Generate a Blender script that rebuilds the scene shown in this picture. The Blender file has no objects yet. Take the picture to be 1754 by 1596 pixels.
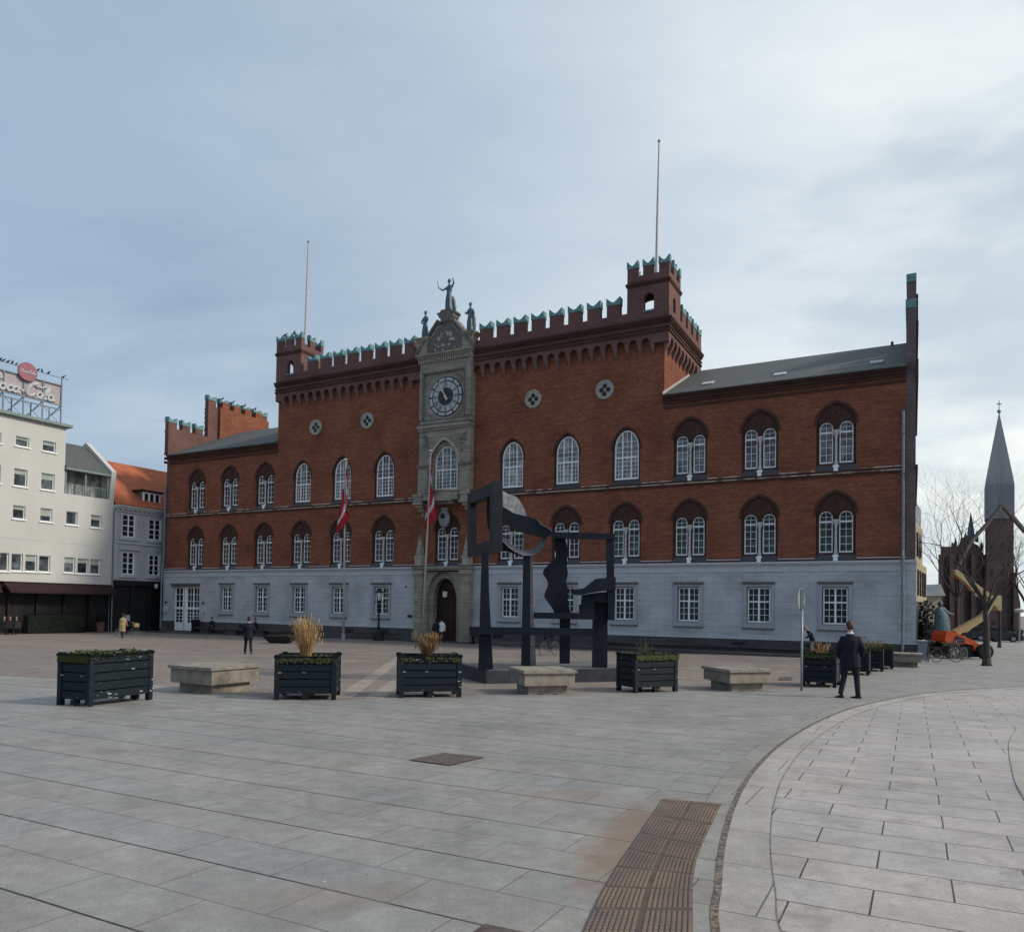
import bpy, bmesh, math, random
from mathutils import Vector, Matrix
random.seed(7)
sc = bpy.context.scene
COL = sc.collection
PI = math.pi
# ---------------------------------------------------------------- camera
FPX, PX, PY, CH = 1290.0, 877.0, 1008.0, 1.65
_p, _r = math.radians(1.4), 0.015
FW = Vector((0, math.cos(_p), math.sin(_p)))
_u0 = Vector((0, -math.sin(_p), math.cos(_p)))
_r0 = Vector((1, 0, 0))
RT = _r0*math.cos(_r) + _u0*math.sin(_r)
UP = _u0*math.cos(_r) - _r0*math.sin(_r)
cam = bpy.data.cameras.new('camera')
camo = bpy.data.objects.new('camera', cam)
COL.objects.link(camo)
M = Matrix((RT, UP, -FW)).transposed().to_4x4()
M.translation = (0, 0, CH)
camo.matrix_world = M
cam.sensor_fit = 'HORIZONTAL'
cam.sensor_width = 36
cam.lens = 36*FPX/1754
cam.shift_x = 0
cam.shift_y = (PY-798)/1754
cam.clip_end = 3000
cam.clip_start = 0.1
sc.camera = camo
sc.view_settings.view_transform = 'Standard'
sc.view_settings.look = 'None'
sc.view_settings.exposure = 0.20
sc.view_settings.gamma = 1
# ---------------------------------------------------------------- world and sun
SUN_AZ, SUN_EL = math.radians(103), math.radians(35)
sundir = Vector((math.sin(SUN_AZ)*math.cos(SUN_EL), math.cos(SUN_AZ)*math.cos(SUN_EL), math.sin(SUN_EL)))
w = bpy.data.worlds.new('World'); sc.world = w; w.use_nodes = True
nt = w.node_tree; nt.nodes.clear()
def N(t, **k):
    n = nt.nodes.new(t)
    for a, b in k.items(): setattr(n, a, b)
    return n
def L(a, b): nt.links.new(a, b)
def mathn(op, a, b=None, c=None):
    n = N('ShaderNodeMath', operation=op)
    for i, v in enumerate((a, b, c)):
        if v is None: continue
        if isinstance(v, (int, float)): n.inputs[i].default_value = v
        else: L(v, n.inputs[i])
    return n.outputs[0]
def mixc(f, a, b):
    n = N('ShaderNodeMix', data_type='RGBA')
    for i, v in ((0, f), (6, a), (7, b)):
        if isinstance(v, (int, float)): n.inputs[i].default_value = v
        elif isinstance(v, tuple): n.inputs[i].default_value = (*v, 1)
        else: L(v, n.inputs[i])
    return n.outputs[2]
def ramp(x, pts):
    n = N('ShaderNodeValToRGB')
    e = n.color_ramp.elements
    while len(e) < len(pts): e.new(0.5)
    for el, (p, c) in zip(e, pts):
        el.position = p; el.color = (*c, 1) if isinstance(c, tuple) else (c, c, c, 1)
    L(x, n.inputs[0]); return n.outputs[0]
out = N('ShaderNodeOutputWorld'); bg = N('ShaderNodeBackground'); L(bg.outputs[0], out.inputs[0])
sky = N('ShaderNodeTexSky', sky_type='NISHITA')
sky.sun_disc = False; sky.sun_elevation = SUN_EL; sky.sun_rotation = SUN_AZ
sky.air_density = 1.2; sky.dust_density = 2.0
tc = N('ShaderNodeTexCoord')
nrm = N('ShaderNodeVectorMath', operation='NORMALIZE'); L(tc.outputs['Generated'], nrm.inputs[0])
dt = N('ShaderNodeVectorMath', operation='DOT_PRODUCT'); L(nrm.outputs[0], dt.inputs[0]); dt.inputs[1].default_value = (math.sin(1.28)*math.cos(.42), math.cos(1.28)*math.cos(.42), math.sin(.42))   # the thinnest, brightest part of the cloud veil
sep = N('ShaderNodeSeparateXYZ'); L(nrm.outputs[0], sep.inputs[0])
# cloud layer seen as a flat ceiling: project direction on a plane overhead
zz = mathn('ADD', mathn('MAXIMUM', sep.outputs[2], 0.0), 0.22)
cx = mathn('DIVIDE', sep.outputs[0], zz); cy = mathn('DIVIDE', sep.outputs[1], zz)
cmb = N('ShaderNodeCombineXYZ'); L(cx, cmb.inputs[0]); L(cy, cmb.inputs[1])
mp = N('ShaderNodeMapping'); L(cmb.outputs[0], mp.inputs[0]); mp.inputs['Rotation'].default_value = (0, 0, 0.75); mp.inputs['Scale'].default_value = (0.42, 0.95, 1)
n1 = N('ShaderNodeTexNoise'); L(mp.outputs[0], n1.inputs[0]); n1.inputs['Scale'].default_value = 1.5; n1.inputs['Detail'].default_value = 8; n1.inputs['Roughness'].default_value = 0.56; n1.inputs['Distortion'].default_value = 0.5
n2 = N('ShaderNodeTexNoise'); L(cmb.outputs[0], n2.inputs[0]); n2.inputs['Scale'].default_value = 0.55; n2.inputs['Detail'].default_value = 3
thick = ramp(n1.outputs[0], [(0.36, 0.0), (0.68, 1.0)])
# brightness of the veil grows towards the hidden sun and the horizon
glow = mathn('POWER', mathn('MAXIMUM', mathn('ADD', mathn('MULTIPLY', dt.outputs['Value'], 0.5), 0.5), 0.0), 2.2)
hor = mathn('POWER', mathn('SUBTRACT', 1.0, mathn('MAXIMUM', sep.outputs[2], 0.0)), 3.0)
bright = mathn('ADD', 0.02, mathn('ADD', mathn('MULTIPLY', glow, 0.80), mathn('MULTIPLY', hor, 0.12)))
base = ramp(bright, [(0.0, (0.30, 0.42, 0.57)), (0.24, (0.345, 0.435, 0.555)), (0.40, (0.54, 0.63, 0.70)), (0.53, (0.73, 0.79, 0.82)), (0.72, (0.87, 0.91, 0.89)), (0.90, (0.95, 0.97, 0.93))])
tf = ramp(thick, [(0.0, (0.82, 0.86, 0.91)), (0.5, (1.0, 1.0, 1.0)), (1.0, (1.26, 1.21, 1.14))])
cl_ = N('ShaderNodeMix', data_type='RGBA', blend_type='MULTIPLY'); cl_.inputs[0].default_value = 1.0
L(base, cl_.inputs[6]); L(tf, cl_.inputs[7]); cloud = cl_.outputs[2]
shade = ramp(n2.outputs[0], [(0.36, (0.82, 0.86, 0.91)), (0.52, (1.0, 1.0, 1.0))])
mul = N('ShaderNodeMix', data_type='RGBA', blend_type='MULTIPLY'); mul.inputs[0].default_value = 1.0
dp = N('ShaderNodeVectorMath', operation='DOT_PRODUCT'); L(nrm.outputs[0], dp.inputs[0]); _q = (FW + RT*((1720-PX)/FPX) - UP*((488-PY)/FPX)).normalized(); dp.inputs[1].default_value = _q
n3 = N('ShaderNodeTexNoise'); mp3 = N('ShaderNodeMapping'); L(nrm.outputs[0], mp3.inputs[0]); mp3.inputs['Scale'].default_value = (1.5, 1.5, 5); L(mp3.outputs[0], n3.inputs[0]); n3.inputs['Scale'].default_value = 3.2; n3.inputs['Detail'].default_value = 5
pm = ramp(mathn('ADD', mathn('MULTIPLY', mathn('SUBTRACT', dp.outputs['Value'], 0.975), 22.0), mathn('MULTIPLY', mathn('SUBTRACT', n3.outputs[0], 0.5), 2.2)), [(0.05, 0.0), (0.62, 0.55)])
cloud = mixc(pm, cloud, (0.40, 0.50, 0.60))
L(cloud, mul.inputs[6]); L(shade, mul.inputs[7])
sk = N('ShaderNodeVectorMath', operation='SCALE'); L(sky.outputs[0], sk.inputs[0]); sk.inputs['Scale'].default_value = 0.10
fin = mixc(0.86, sk.outputs[0], mul.outputs[2])
# below the horizon: the ground's own grey
fin2 = mixc(ramp(mathn('ADD', mathn('MULTIPLY', sep.outputs[2], 5.0), 0.5), [(0.30, 0.0), (0.5, 1.0)]), (0.18, 0.18, 0.17), fin)
L(fin2, bg.inputs[0]); bg.inputs[1].default_value = 1.0
sl = bpy.data.lights.new('sun', 'SUN'); sl.energy = 2.4; sl.angle = math.radians(7); sl.color = (1.0, 0.90, 0.76)
so = bpy.data.objects.new('sun', sl); COL.objects.link(so)
so.rotation_euler = (-sundir).to_track_quat('-Z', 'Y').to_euler(); so.location = (30, 0, 40)
# ---------------------------------------------------------------- frame of the place
def V3(*a): return Vector(a)
OX, OY, OZ = 20.85, 38.90, -0.70            # right front corner of the hall
UU = Vector((.8826, -.4701, 0)).normalized(); VV = Vector((-UU.y, UU.x, 0))
HANG = math.atan2(UU.y, UU.x)
def gz(y):
    return -1.15/38*y if y < 0 else -1.15*(1-math.exp(-y/38))
def loc(u, v, z=0): 
    p = Vector((OX, OY, 0)) + UU*u + VV*v; p.z = z; return p
def ray(px, py): return FW + RT*((px-PX)/FPX) - UP*((py-PY)/FPX)
def at(px, py, y):
    d = ray(px, py); return Vector((0, 0, CH)) + d*(y/d.y)
def gnd(px, py):
    d = ray(px, py); lo, hi = .5, 400.
    for _ in range(50):
        m = (lo+hi)/2; P = Vector((0, 0, CH))+d*m
        if P.z > gz(P.y): lo = m
        else: hi = m
    return Vector((0, 0, CH))+d*lo
def side(px, py, u):                       # (v, z) on the plane u = const
    d = ray(px, py); C0 = Vector((0, 0, CH)); Q = loc(u, 0, 0)
    t = (Q-C0).dot(UU)/d.dot(UU); P = C0+d*t
    return (P-loc(0, 0, 0)).dot(VV), P.z
# ---------------------------------------------------------------- materials
def material(name, c1, c2=None, rough=0.8, scale=4.0, stretch=(1, 1, 1), spec=0.3, metal=0.0, bump=0.0, detail=5, contrast=(0.35, 0.65), extra=None):
    global nt
    m = bpy.data.materials.new(name); m.use_nodes = True; nt = m.node_tree; nt.nodes.clear()
    o = N('ShaderNodeOutputMaterial'); b = N('ShaderNodeBsdfPrincipled'); L(b.outputs[0], o.inputs[0])
    b.inputs['Roughness'].default_value = rough; b.inputs['Metallic'].default_value = metal
    b.inputs['Specular IOR Level'].default_value = spec
    if c2 is None: c2 = tuple(x*0.82 for x in c1)
    t = N('ShaderNodeTexCoord'); mp = N('ShaderNodeMapping'); L(t.outputs['Object'], mp.inputs[0]); mp.inputs['Scale'].default_value = stretch
    n = N('ShaderNodeTexNoise'); L(mp.outputs[0], n.inputs[0]); n.inputs['Scale'].default_value = scale; n.inputs['Detail'].default_value = detail; n.inputs['Roughness'].default_value = .6
    f = ramp(n.outputs[0], [(contrast[0], 0.0), (contrast[1], 1.0)])
    col = mixc(f, tuple(c1), tuple(c2))
    if extra: col = extra(col, t, b) or col
    L(col, b.inputs['Base Color'])
    if bump:
        bp = N('ShaderNodeBump'); bp.inputs['Strength'].default_value = bump; bp.inputs['Distance'].default_value = .02
        L(n.outputs[0], bp.inputs['Height']); L(bp.outputs[0], b.inputs['Normal'])
    return m
def wallvec(t):                            # (x+y, z) so bricks run right on walls facing either way
    s = N('ShaderNodeSeparateXYZ'); L(t.outputs['Object'], s.inputs[0])
    c = N('ShaderNodeCombineXYZ'); L(mathn('ADD', s.outputs[0], s.outputs[1]), c.inputs[0]); L(s.outputs[2], c.inputs[1]); return c.outputs[0]
def bricknode(vec, w_, h_, mortar, ca, cb, cm, bias=0.0, off=.5, smooth=.1):
    k = N('ShaderNodeTexBrick'); L(vec, k.inputs['Vector'])
    k.inputs['Scale'].default_value = 1; k.inputs['Brick Width'].default_value = w_; k.inputs['Row Height'].default_value = h_
    k.inputs['Mortar Size'].default_value = mortar; k.inputs['Mortar Smooth'].default_value = smooth; k.inputs['Bias'].default_value = bias
    k.offset = off
    k.inputs['Color1'].default_value = (*ca, 1); k.inputs['Color2'].default_value = (*cb, 1); k.inputs['Mortar'].default_value = (*cm, 1)
    return k
def brick_mat(name, ca, cb, cm, w_=.24, h_=.075, mortar=.009, tint=(0.75, 1.12)):
    def ex(col, t, b):
        v = wallvec(t)
        k = bricknode(v, w_, h_, mortar, ca, cb, cm)
        mp = N('ShaderNodeMapping'); L(v, mp.inputs[0]); mp.inputs['Scale'].default_value = (.5, 5.5, 1)
        n = N('ShaderNodeTexNoise'); L(mp.outputs[0], n.inputs[0]); n.inputs['Scale'].default_value = 1.4; n.inputs['Detail'].default_value = 9; n.inputs['Roughness'].default_value = .72
        n2_ = N('ShaderNodeTexNoise'); L(v, n2_.inputs[0]); n2_.inputs['Scale'].default_value = .45; n2_.inputs['Detail'].default_value = 7; n2_.inputs['Roughness'].default_value = .62
        a = ramp(n.outputs[0], [(.3, tint[0]), (.7, tint[1])]); a2 = ramp(n2_.outputs[0], [(.32, .74), (.5, .98), (.68, 1.12)])
        m1 = N('ShaderNodeMix', data_type='RGBA', blend_type='MULTIPLY'); m1.inputs[0].default_value = 1; L(k.outputs[0], m1.inputs[6]); L(a, m1.inputs[7])
        m2 = N('ShaderNodeMix', data_type='RGBA', blend_type='MULTIPLY'); m2.inputs[0].default_value = 1; L(m1.outputs[2], m2.inputs[6]); L(a2, m2.inputs[7])
        bp = N('ShaderNodeBump'); bp.inputs['Strength'].default_value = .35; bp.inputs['Distance'].default_value = .01; bp.invert = True
        L(k.outputs['Fac'], bp.inputs['Height']); L(bp.outputs[0], b.inputs['Normal'])
        return m2.outputs[2]
    return material(name, ca, cb, .88, extra=ex, spec=.15)
def stone_mat(name, ca, cb, cm, w_, h_, mortar=.012, vary=(.8, 1.08)):
    return brick_mat(name, ca, cb, cm, w_, h_, mortar, vary)
M_ = {}
M_['brick'] = brick_mat('red_brick', (.275, .092, .048), (.165, .055, .034), (.190, .10, .072), tint=(.68, 1.25))
M_['brick_dark'] = brick_mat('dark_moulded_brick', (.092, .043, .034), (.066, .032, .027), (.07, .045, .038))
M_['brick_top'] = brick_mat('parapet_brick', (.185, .088, .078), (.135, .070, .066), (.14, .10, .095))  # greyed and blued: lens glare put into the brick colour
M_['gable'] = brick_mat('glare_greyed_gable_brick', (.165, .125, .125), (.12, .095, .10), (.13, .12, .12))  # lens glare over the right gable, painted in as greyer brick
M_['corbel'] = material('greyish_moulded_corbel', (.215, .135, .115), (.15, .095, .085), .85, 4)
M_['glazed'] = material('dark_glazed_brick', (.045, .042, .048), (.026, .025, .030), .35, 9, spec=.5)
M_['white_stone'] = stone_mat('painted_granite_blocks', (.465, .48, .51), (.425, .44, .47), (.32, .335, .36), .95, .36, .011, (.84, 1.07))
M_['white_trim'] = material('pale_painted_trim', (.52, .54, .57), (.40, .42, .45), .7, 6, (1, 1, 3))
M_['sur'] = material('window_surround_stone', (.37, .385, .42), (.30, .31, .34), .8, 7)
M_['plinth'] = stone_mat('dark_plinth_stone', (.105, .095, .098), (.075, .070, .072), (.05, .045, .045), 1.1, .42, .015)
M_['band'] = material('pale_string_tile', (.48, .38, .32), (.20, .10, .075), .7, 1.9, (1, 1, 1), contrast=(.50, .58))
M_['sandstone'] = stone_mat('warm_grey_sandstone', (.330, .305, .255), (.255, .235, .198), (.17, .155, .125), .8, .42, .01, (.62, 1.2))
M_['sand_dark'] = material('weathered_sandstone', (.165, .158, .145), (.095, .092, .086), .9, 5, bump=.3)
M_['sand_pale'] = material('pale_carved_stone', (.40, .38, .33), (.26, .25, .22), .85, 5)
M_['white'] = material('white_window_paint', (.84, .86, .88), (.78, .80, .82), .45, 8, spec=.4)
M_['colonnette'] = material('grey_white_colonnette_stone', (.56, .56, .55), (.34, .34, .33), .7, 4, (1, 1, 2))
def pane_ex(col, t, b):
    oi = N('ShaderNodeObjectInfo'); a = ramp(oi.outputs['Random'], [(0.0, .45), (.5, .95), (1.0, 1.5)])
    m1 = N('ShaderNodeMix', data_type='RGBA', blend_type='MULTIPLY'); m1.inputs[0].default_value = 1; L(col, m1.inputs[6]); L(a, m1.inputs[7])
    n = N('ShaderNodeTexNoise'); ad = N('ShaderNodeVectorMath', operation='ADD'); L(t.outputs['Object'], ad.inputs[0]); L(oi.outputs['Location'], ad.inputs[1]); L(ad.outputs[0], n.inputs[0]); n.inputs['Scale'].default_value = 2.2; n.inputs['Detail'].default_value = 2
    bp = N('ShaderNodeBump'); bp.inputs['Strength'].default_value = .5; bp.inputs['Distance'].default_value = .05; L(n.outputs[0], bp.inputs['Height']); L(bp.outputs[0], b.inputs['Normal'])
    f2 = ramp(n.outputs[0], [(.38, .55), (.62, 1.3)]); m2 = N('ShaderNodeMix', data_type='RGBA', blend_type='MULTIPLY'); m2.inputs[0].default_value = 1; L(m1.outputs[2], m2.inputs[6]); L(f2, m2.inputs[7]); return m2.outputs[2]
def glass(name, c, r=.08):
    return material(name, c, tuple(x*.45 for x in c), r, 1.1, spec=.32, contrast=(.42, .6), extra=pane_ex)
M_['pane'] = glass('dark_window_glass', (.022, .026, .030))
M_['pane_curtain'] = material('curtained_window_glass', (.26, .27, .28), (.13, .135, .14), .2, 1.6, (2.5, 1, .6), spec=.3, contrast=(.38, .62), extra=pane_ex)
M_['pane_green'] = material('green_reflecting_glass', (.07, .10, .07), (.012, .016, .018), .1, 1.3, spec=.3, contrast=(.42, .6), extra=pane_ex)
M_['copper'] = material('verdigris_copper', (.15, .29, .30), (.08, .18, .20), .65, 5, spec=.3)
M_['slate'] = material('grey_slate_roof', (.105, .115, .115), (.065, .072, .072), .75, 2.5, (1, 6, 1))
M_['bronze'] = material('blue_green_bronze', (.085, .150, .185), (.04, .075, .095), .5, 6, spec=.4)
M_['steel'] = material('dark_blue_grey_steel', (.007, .011, .022), (.003, .005, .011), .6, 3, spec=.25)
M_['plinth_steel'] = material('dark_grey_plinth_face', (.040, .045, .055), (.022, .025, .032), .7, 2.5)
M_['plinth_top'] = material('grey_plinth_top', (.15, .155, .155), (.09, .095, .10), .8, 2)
M_['pane_blue'] = glass('blue_grey_office_glass', (.085, .105, .12))
M_['steel_pale'] = material('pale_weathered_and_lit_steel', (.12, .125, .138), (.05, .055, .065), .45, 2.5, (1, 1, 3), spec=.5)
M_['blind'] = material('pale_window_blind', (.36, .40, .37), (.30, .34, .31), .8, 3)
M_['black'] = material('black_paint', (.018, .020, .022), (.010, .011, .013), .5, 6)
M_['grey_metal'] = material('galvanised_metal', (.30, .32, .34), (.22, .24, .25), .45, 12, metal=.3)
M_['pole_grey'] = material('pale_grey_pole_paint', (.46, .44, .42), (.36, .34, .33), .5, 9)
M_['pipe'] = material('zinc_downpipe', (.20, .24, .28), (.14, .17, .20), .5, 6)
M_['concrete'] = material('worn_bench_concrete', (.285, .250, .210), (.165, .145, .122), .9, 3.5, bump=.3)
M_['concrete_top'] = material('weathered_bench_top', (.31, .28, .24), (.16, .145, .125), .9, 5, bump=.5)
def planter_ex(col, t, b):
    n = N('ShaderNodeTexNoise'); mp = N('ShaderNodeMapping'); L(t.outputs['Object'], mp.inputs[0]); mp.inputs['Scale'].default_value = (1, 1, 3.5)
    L(mp.outputs[0], n.inputs[0]); n.inputs['Scale'].default_value = 4.2; n.inputs['Detail'].default_value = 4; n.inputs['Roughness'].default_value = .55
    return mixc(ramp(n.outputs[0], [(.665, 0.0), (.68, 1.0)]), col, (.28, .33, .33))
M_['planter'] = material('chipped_dark_green_boards', (.007, .015, .022), (.004, .009, .014), .6, 5, (1, 1, 3), extra=planter_ex, spec=.25)
M_['liner'] = material('black_planter_liner', (.004, .004, .005), (.003, .003, .004), .9, 8)
M_['soil'] = material('dark_soil', (.05, .04, .03), (.02, .016, .012), .95, 20)
M_['moss'] = material('moss_leaves', (.085, .105, .032), (.032, .045, .014), .8, 14)
M_['leaf'] = material('green_leaves', (.085, .115, .04), (.035, .052, .018), .8, 9)
M_['hedge'] = material('dark_hedge_leaves', (.016, .024, .017), (.007, .011, .008), .85, 5)
M_['straw'] = material('dry_straw_grass', (.50, .33, .15), (.28, .17, .075), .8, 12)
M_['straw_dull'] = material('dull_brown_grass', (.26, .155, .07), (.12, .08, .035), .85, 12)
M_['bark'] = material('grey_brown_bark', (.075, .062, .052), (.035, .030, .026), .9, 12, (1, 1, .3), bump=.5)
M_['navy'] = material('navy_wool', (.008, .011, .023), (.005, .007, .013), .85, 20)
M_['darkcloth'] = material('charcoal_trouser_cloth', (.016, .018, .026), (.009, .010, .015), .9, 20)
M_['beige'] = material('beige_coat_cloth', (.38, .29, .17), (.28, .21, .12), .85, 8)
M_['greycloth'] = material('grey_trouser_cloth', (.22, .22, .19), (.15, .15, .13), .9, 12)
M_['whitecloth'] = material('white_shirt_cloth', (.72, .72, .72), (.55, .55, .56), .8, 10)
M_['skin'] = material('skin', (.48, .27, .19), (.40, .21, .14), .55, 10)
M_['hair_brown'] = material('brown_hair', (.085, .045, .028), (.045, .025, .015), .6, 30)
M_['hair_dark'] = material('dark_hair', (.02, .015, .012), (.01, .008, .007), .6, 30)
M_['hair_grey'] = material('grey_fair_hair', (.28, .22, .17), (.16, .12, .09), .7, 30)
M_['leather'] = material('black_leather', (.018, .014, .012), (.010, .008, .007), .4, 12)
M_['red'] = material('red_flag_cloth', (.42, .022, .032), (.28, .012, .02), .8, 3)
M_['flagwhite'] = material('white_flag_cloth', (.62, .58, .57), (.50, .46, .46), .8, 3)
M_['gold'] = material('gilded_metal', (.62, .54, .38), (.48, .40, .26), .5, 5, spec=.5)
M_['dialdark'] = material('dark_grey_dial', (.038, .042, .052), (.022, .025, .032), .5, 5)
M_['dialpale'] = material('pale_dial_enamel', (.44, .455, .47), (.32, .335, .35), .5, 5)
M_['silver'] = material('silver_shield', (.30, .33, .36), (.12, .14, .16), .4, 7, spec=.6)
M_['rubber'] = material('tyre_rubber', (.022, .022, .023), (.014, .014, .015), .8, 10)
M_['orange'] = material('orange_machine_paint', (.55, .10, .025), (.42, .07, .02), .45, 4)
M_['cream'] = material('cream_boom_paint', (.42, .33, .17), (.33, .26, .13), .5, 3)
M_['olive'] = material('olive_tarpaulin', (.095, .085, .04), (.055, .05, .025), .8, 5)
M_['render_white'] = material('white_rendered_wall', (.53, .54, .525), (.485, .495, .48), .85, .6, (1, 1, .4))
M_['render_grey'] = material('grey_blue_rendered_wall', (.43, .455, .49), (.37, .395, .43), .85, .8)
def tile_ex(col, t, b):
    s = N('ShaderNodeTexWave', wave_type='BANDS', bands_direction='Y'); L(t.outputs['Object'], s.inputs[0]); s.inputs['Scale'].default_value = 4.5; s.inputs['Distortion'].default_value = .3
    return mixc(mathn('MULTIPLY', s.outputs[0], .25), col, (.20, .05, .015))
M_['tile'] = material('orange_clay_tiles', (.44, .135, .065), (.34, .10, .048), .85, 1.6, extra=tile_ex)
M_['shopdark'] = material('dark_shopfront', (.020, .020, .022), (.010, .010, .012), .35, 1.2, spec=.4)
M_['awning'] = material('dark_red_awning', (.034, .013, .016), (.022, .009, .011), .8, 2)
M_['sage'] = material('sage_green_painted_steel', (.20, .27, .26), (.15, .21, .20), .6, 4)
M_['pink'] = material('faded_pink_sign_panel', (.38, .34, .37), (.32, .29, .32), .7, 3)
M_['signwhite'] = material('dull_white_letters', (.50, .52, .53), (.40, .42, .44), .6, 5)
M_['signred'] = material('faded_red_disc', (.32, .13, .16), (.25, .10, .13), .6, 6)
M_['terracotta'] = material('terracotta_pot', (.16, .085, .06), (.11, .06, .04), .85, 6)
M_['church'] = brick_mat('church_brick', (.090, .062, .062), (.068, .050, .053), (.07, .06, .06), .5, .16)  # lens glare over the church is mixed into this tone
M_['spire'] = material('haze_blued_spire_copper', (.105, .125, .165), (.08, .10, .135), .6, .6, (1, 1, .4))  # bluish lens haze painted into the copper colour
M_['modern'] = stone_mat('beige_panel_facade', (.40, .33, .24), (.32, .27, .20), (.2, .17, .13), 1.4, .7, .02)
M_['farroof'] = material('pale_far_roof', (.34, .37, .37), (.28, .31, .31), .8, 1)
M_['carpaint'] = material('dark_car_paint', (.03, .033, .038), (.02, .022, .026), .25, 1, spec=.6)
M_['granite'] = stone_mat('step_granite', (.095, .09, .09), (.07, .067, .068), (.06, .055, .05), 1.4, .3, .012)
M_['dooroak'] = material('dark_oak_door', (.040, .016, .012), (.022, .009, .007), .6, 4, (8, 1, 1))
M_['lampglass'] = material('milky_lamp_glass', (.75, .74, .70), (.6, .6, .56), .3, 4)
# paving
def pave_mat(name, w_, h_, mortar, ca, cb, cm, offx=0, offy=0, rough=.7, tint=None, cols2=None, stain=None, smooth=.1, longj=None):
    def ex(col, t, b):
        mp = N('ShaderNodeMapping'); L(t.outputs['Object'], mp.inputs[0]); mp.inputs['Rotation'].default_value = (0, 0, -HANG)
        # coordinates along the hall (u) and away from it (v)
        ad = N('ShaderNodeVectorMath', operation='ADD'); L(mp.outputs[0], ad.inputs[0]); ad.inputs[1].default_value = (offx+80, offy+80, 0)
        # joints of slabs laid by hand waver a little
        nz = N('ShaderNodeTexNoise'); L(t.outputs['Object'], nz.inputs[0]); nz.inputs['Scale'].default_value = 1.7; nz.inputs['Detail'].default_value = 3
        sb = N('ShaderNodeVectorMath', operation='SUBTRACT'); L(nz.outputs['Color'], sb.inputs[0]); sb.inputs[1].default_value = (.5, .5, .5)
        sc_ = N('ShaderNodeVectorMath', operation='SCALE'); L(sb.outputs[0], sc_.inputs[0]); sc_.inputs['Scale'].default_value = .014
        a2 = N('ShaderNodeVectorMath', operation='ADD'); L(ad.outputs[0], a2.inputs[0]); L(sc_.outputs[0], a2.inputs[1])
        k = bricknode(a2.outputs[0], w_, h_, mortar*(.8 if longj else 1), ca, cb, tuple(x*(1.55 if longj else 1) for x in cm), smooth=smooth)
        c = k.outputs[0]
        if longj:
            kl = bricknode(a2.outputs[0], 400, longj, .010, (1, 1, 1), (1, 1, 1), (.20, .19, .185)); ml = N('ShaderNodeMix', data_type='RGBA', blend_type='MULTIPLY'); ml.inputs[0].default_value = 1; L(c, ml.inputs[6]); L(kl.outputs[0], ml.inputs[7]); c = ml.outputs[2]
        if cols2:
            k2 = bricknode(a2.outputs[0], w_*2, h_, 0.0, *cols2, cm, off=.37)
            mm = N('ShaderNodeMix', data_type='RGBA', blend_type='MULTIPLY'); mm.inputs[0].default_value = 1; L(c, mm.inputs[6]); L(k2.outputs[0], mm.inputs[7]); c = mm.outputs[2]
        for scl, lo, hi, det in ((.45, .84, 1.10, 4), (1.9, .86, 1.12, 7), (7.0, .87, 1.10, 8), (60.0, .84, 1.14, 2)):
            n = N('ShaderNodeTexNoise'); L(t.outputs['Object'], n.inputs[0]); n.inputs['Scale'].default_value = scl; n.inputs['Detail'].default_value = det; n.inputs['Roughness'].default_value = .65
            a = ramp(n.outputs[0], [(.32, lo), (.68, hi)])
            mm = N('ShaderNodeMix', data_type='RGBA', blend_type='MULTIPLY'); mm.inputs[0].default_value = 1; L(c, mm.inputs[6]); L(a, mm.inputs[7]); c = mm.outputs[2]
        if stain:
            for (cx_, cy_, rx, ry, ang, colr, st) in stain:
                m2 = N('ShaderNodeMapping', vector_type='TEXTURE'); L(t.outputs['Object'], m2.inputs[0]); m2.inputs['Location'].default_value = (cx_, cy_, 0); m2.inputs['Rotation'].default_value = (0, 0, ang); m2.inputs['Scale'].default_value = (rx, ry, 100)
                ln = N('ShaderNodeVectorMath', operation='LENGTH'); L(m2.outputs[0], ln.inputs[0])
                nn = N('ShaderNodeTexNoise'); L(t.outputs['Object'], nn.inputs[0]); nn.inputs['Scale'].default_value = 2.6; nn.inputs['Detail'].default_value = 12; nn.inputs['Roughness'].default_value = .7
                d = mathn('ADD', ln.outputs['Value'], mathn('MULTIPLY', mathn('SUBTRACT', nn.outputs[0], .5), 1.6))
                c = mixc(mathn('MULTIPLY', ramp(d, [(.55, 1.0), (1.0, 0.0)]), st), c, colr)
        for scl, thr, colr in ((2.3, .035, (.06, .055, .05)), (1.7, .022, (.62, .61, .58)), (5.1, .05, (.12, .11, .10))):     # gum, droppings, grit
            vo = N('ShaderNodeTexVoronoi'); L(t.outputs['Object'], vo.inputs['Vector']); vo.inputs['Scale'].default_value = scl; vo.inputs['Randomness'].default_value = 1
            c = mixc(ramp(vo.outputs['Distance'], [(thr*.6, .75), (thr, 0.0)]), c, colr)
        # dark damp looking patches and worn pale ones with ragged outlines
        n = N('ShaderNodeTexNoise'); L(t.outputs['Object'], n.inputs[0]); n.inputs['Scale'].default_value = .9; n.inputs['Detail'].default_value = 10; n.inputs['Roughness'].default_value = .68; n.inputs['Distortion'].default_value = .6
        c = mixc(ramp(n.outputs[0], [(.54, 0.0), (.62, .42)]), c, (.165, .155, .14)); c = mixc(ramp(n.outputs[0], [(.36, .30), (.43, 0.0)]), c, (.33, .34, .34))
        L(ramp(n.outputs[0], [(.35, rough-.12), (.65, rough+.08)]), b.inputs['Roughness'])
        bp = N('ShaderNodeBump'); bp.inputs['Strength'].default_value = .5; bp.inputs['Distance'].default_value = .006; bp.invert = True
        L(k.outputs['Fac'], bp.inputs['Height']); L(bp.outputs[0], b.inputs['Normal'])
        return c
    return material(name, ca, cb, rough, extra=ex, spec=.35)
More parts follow.
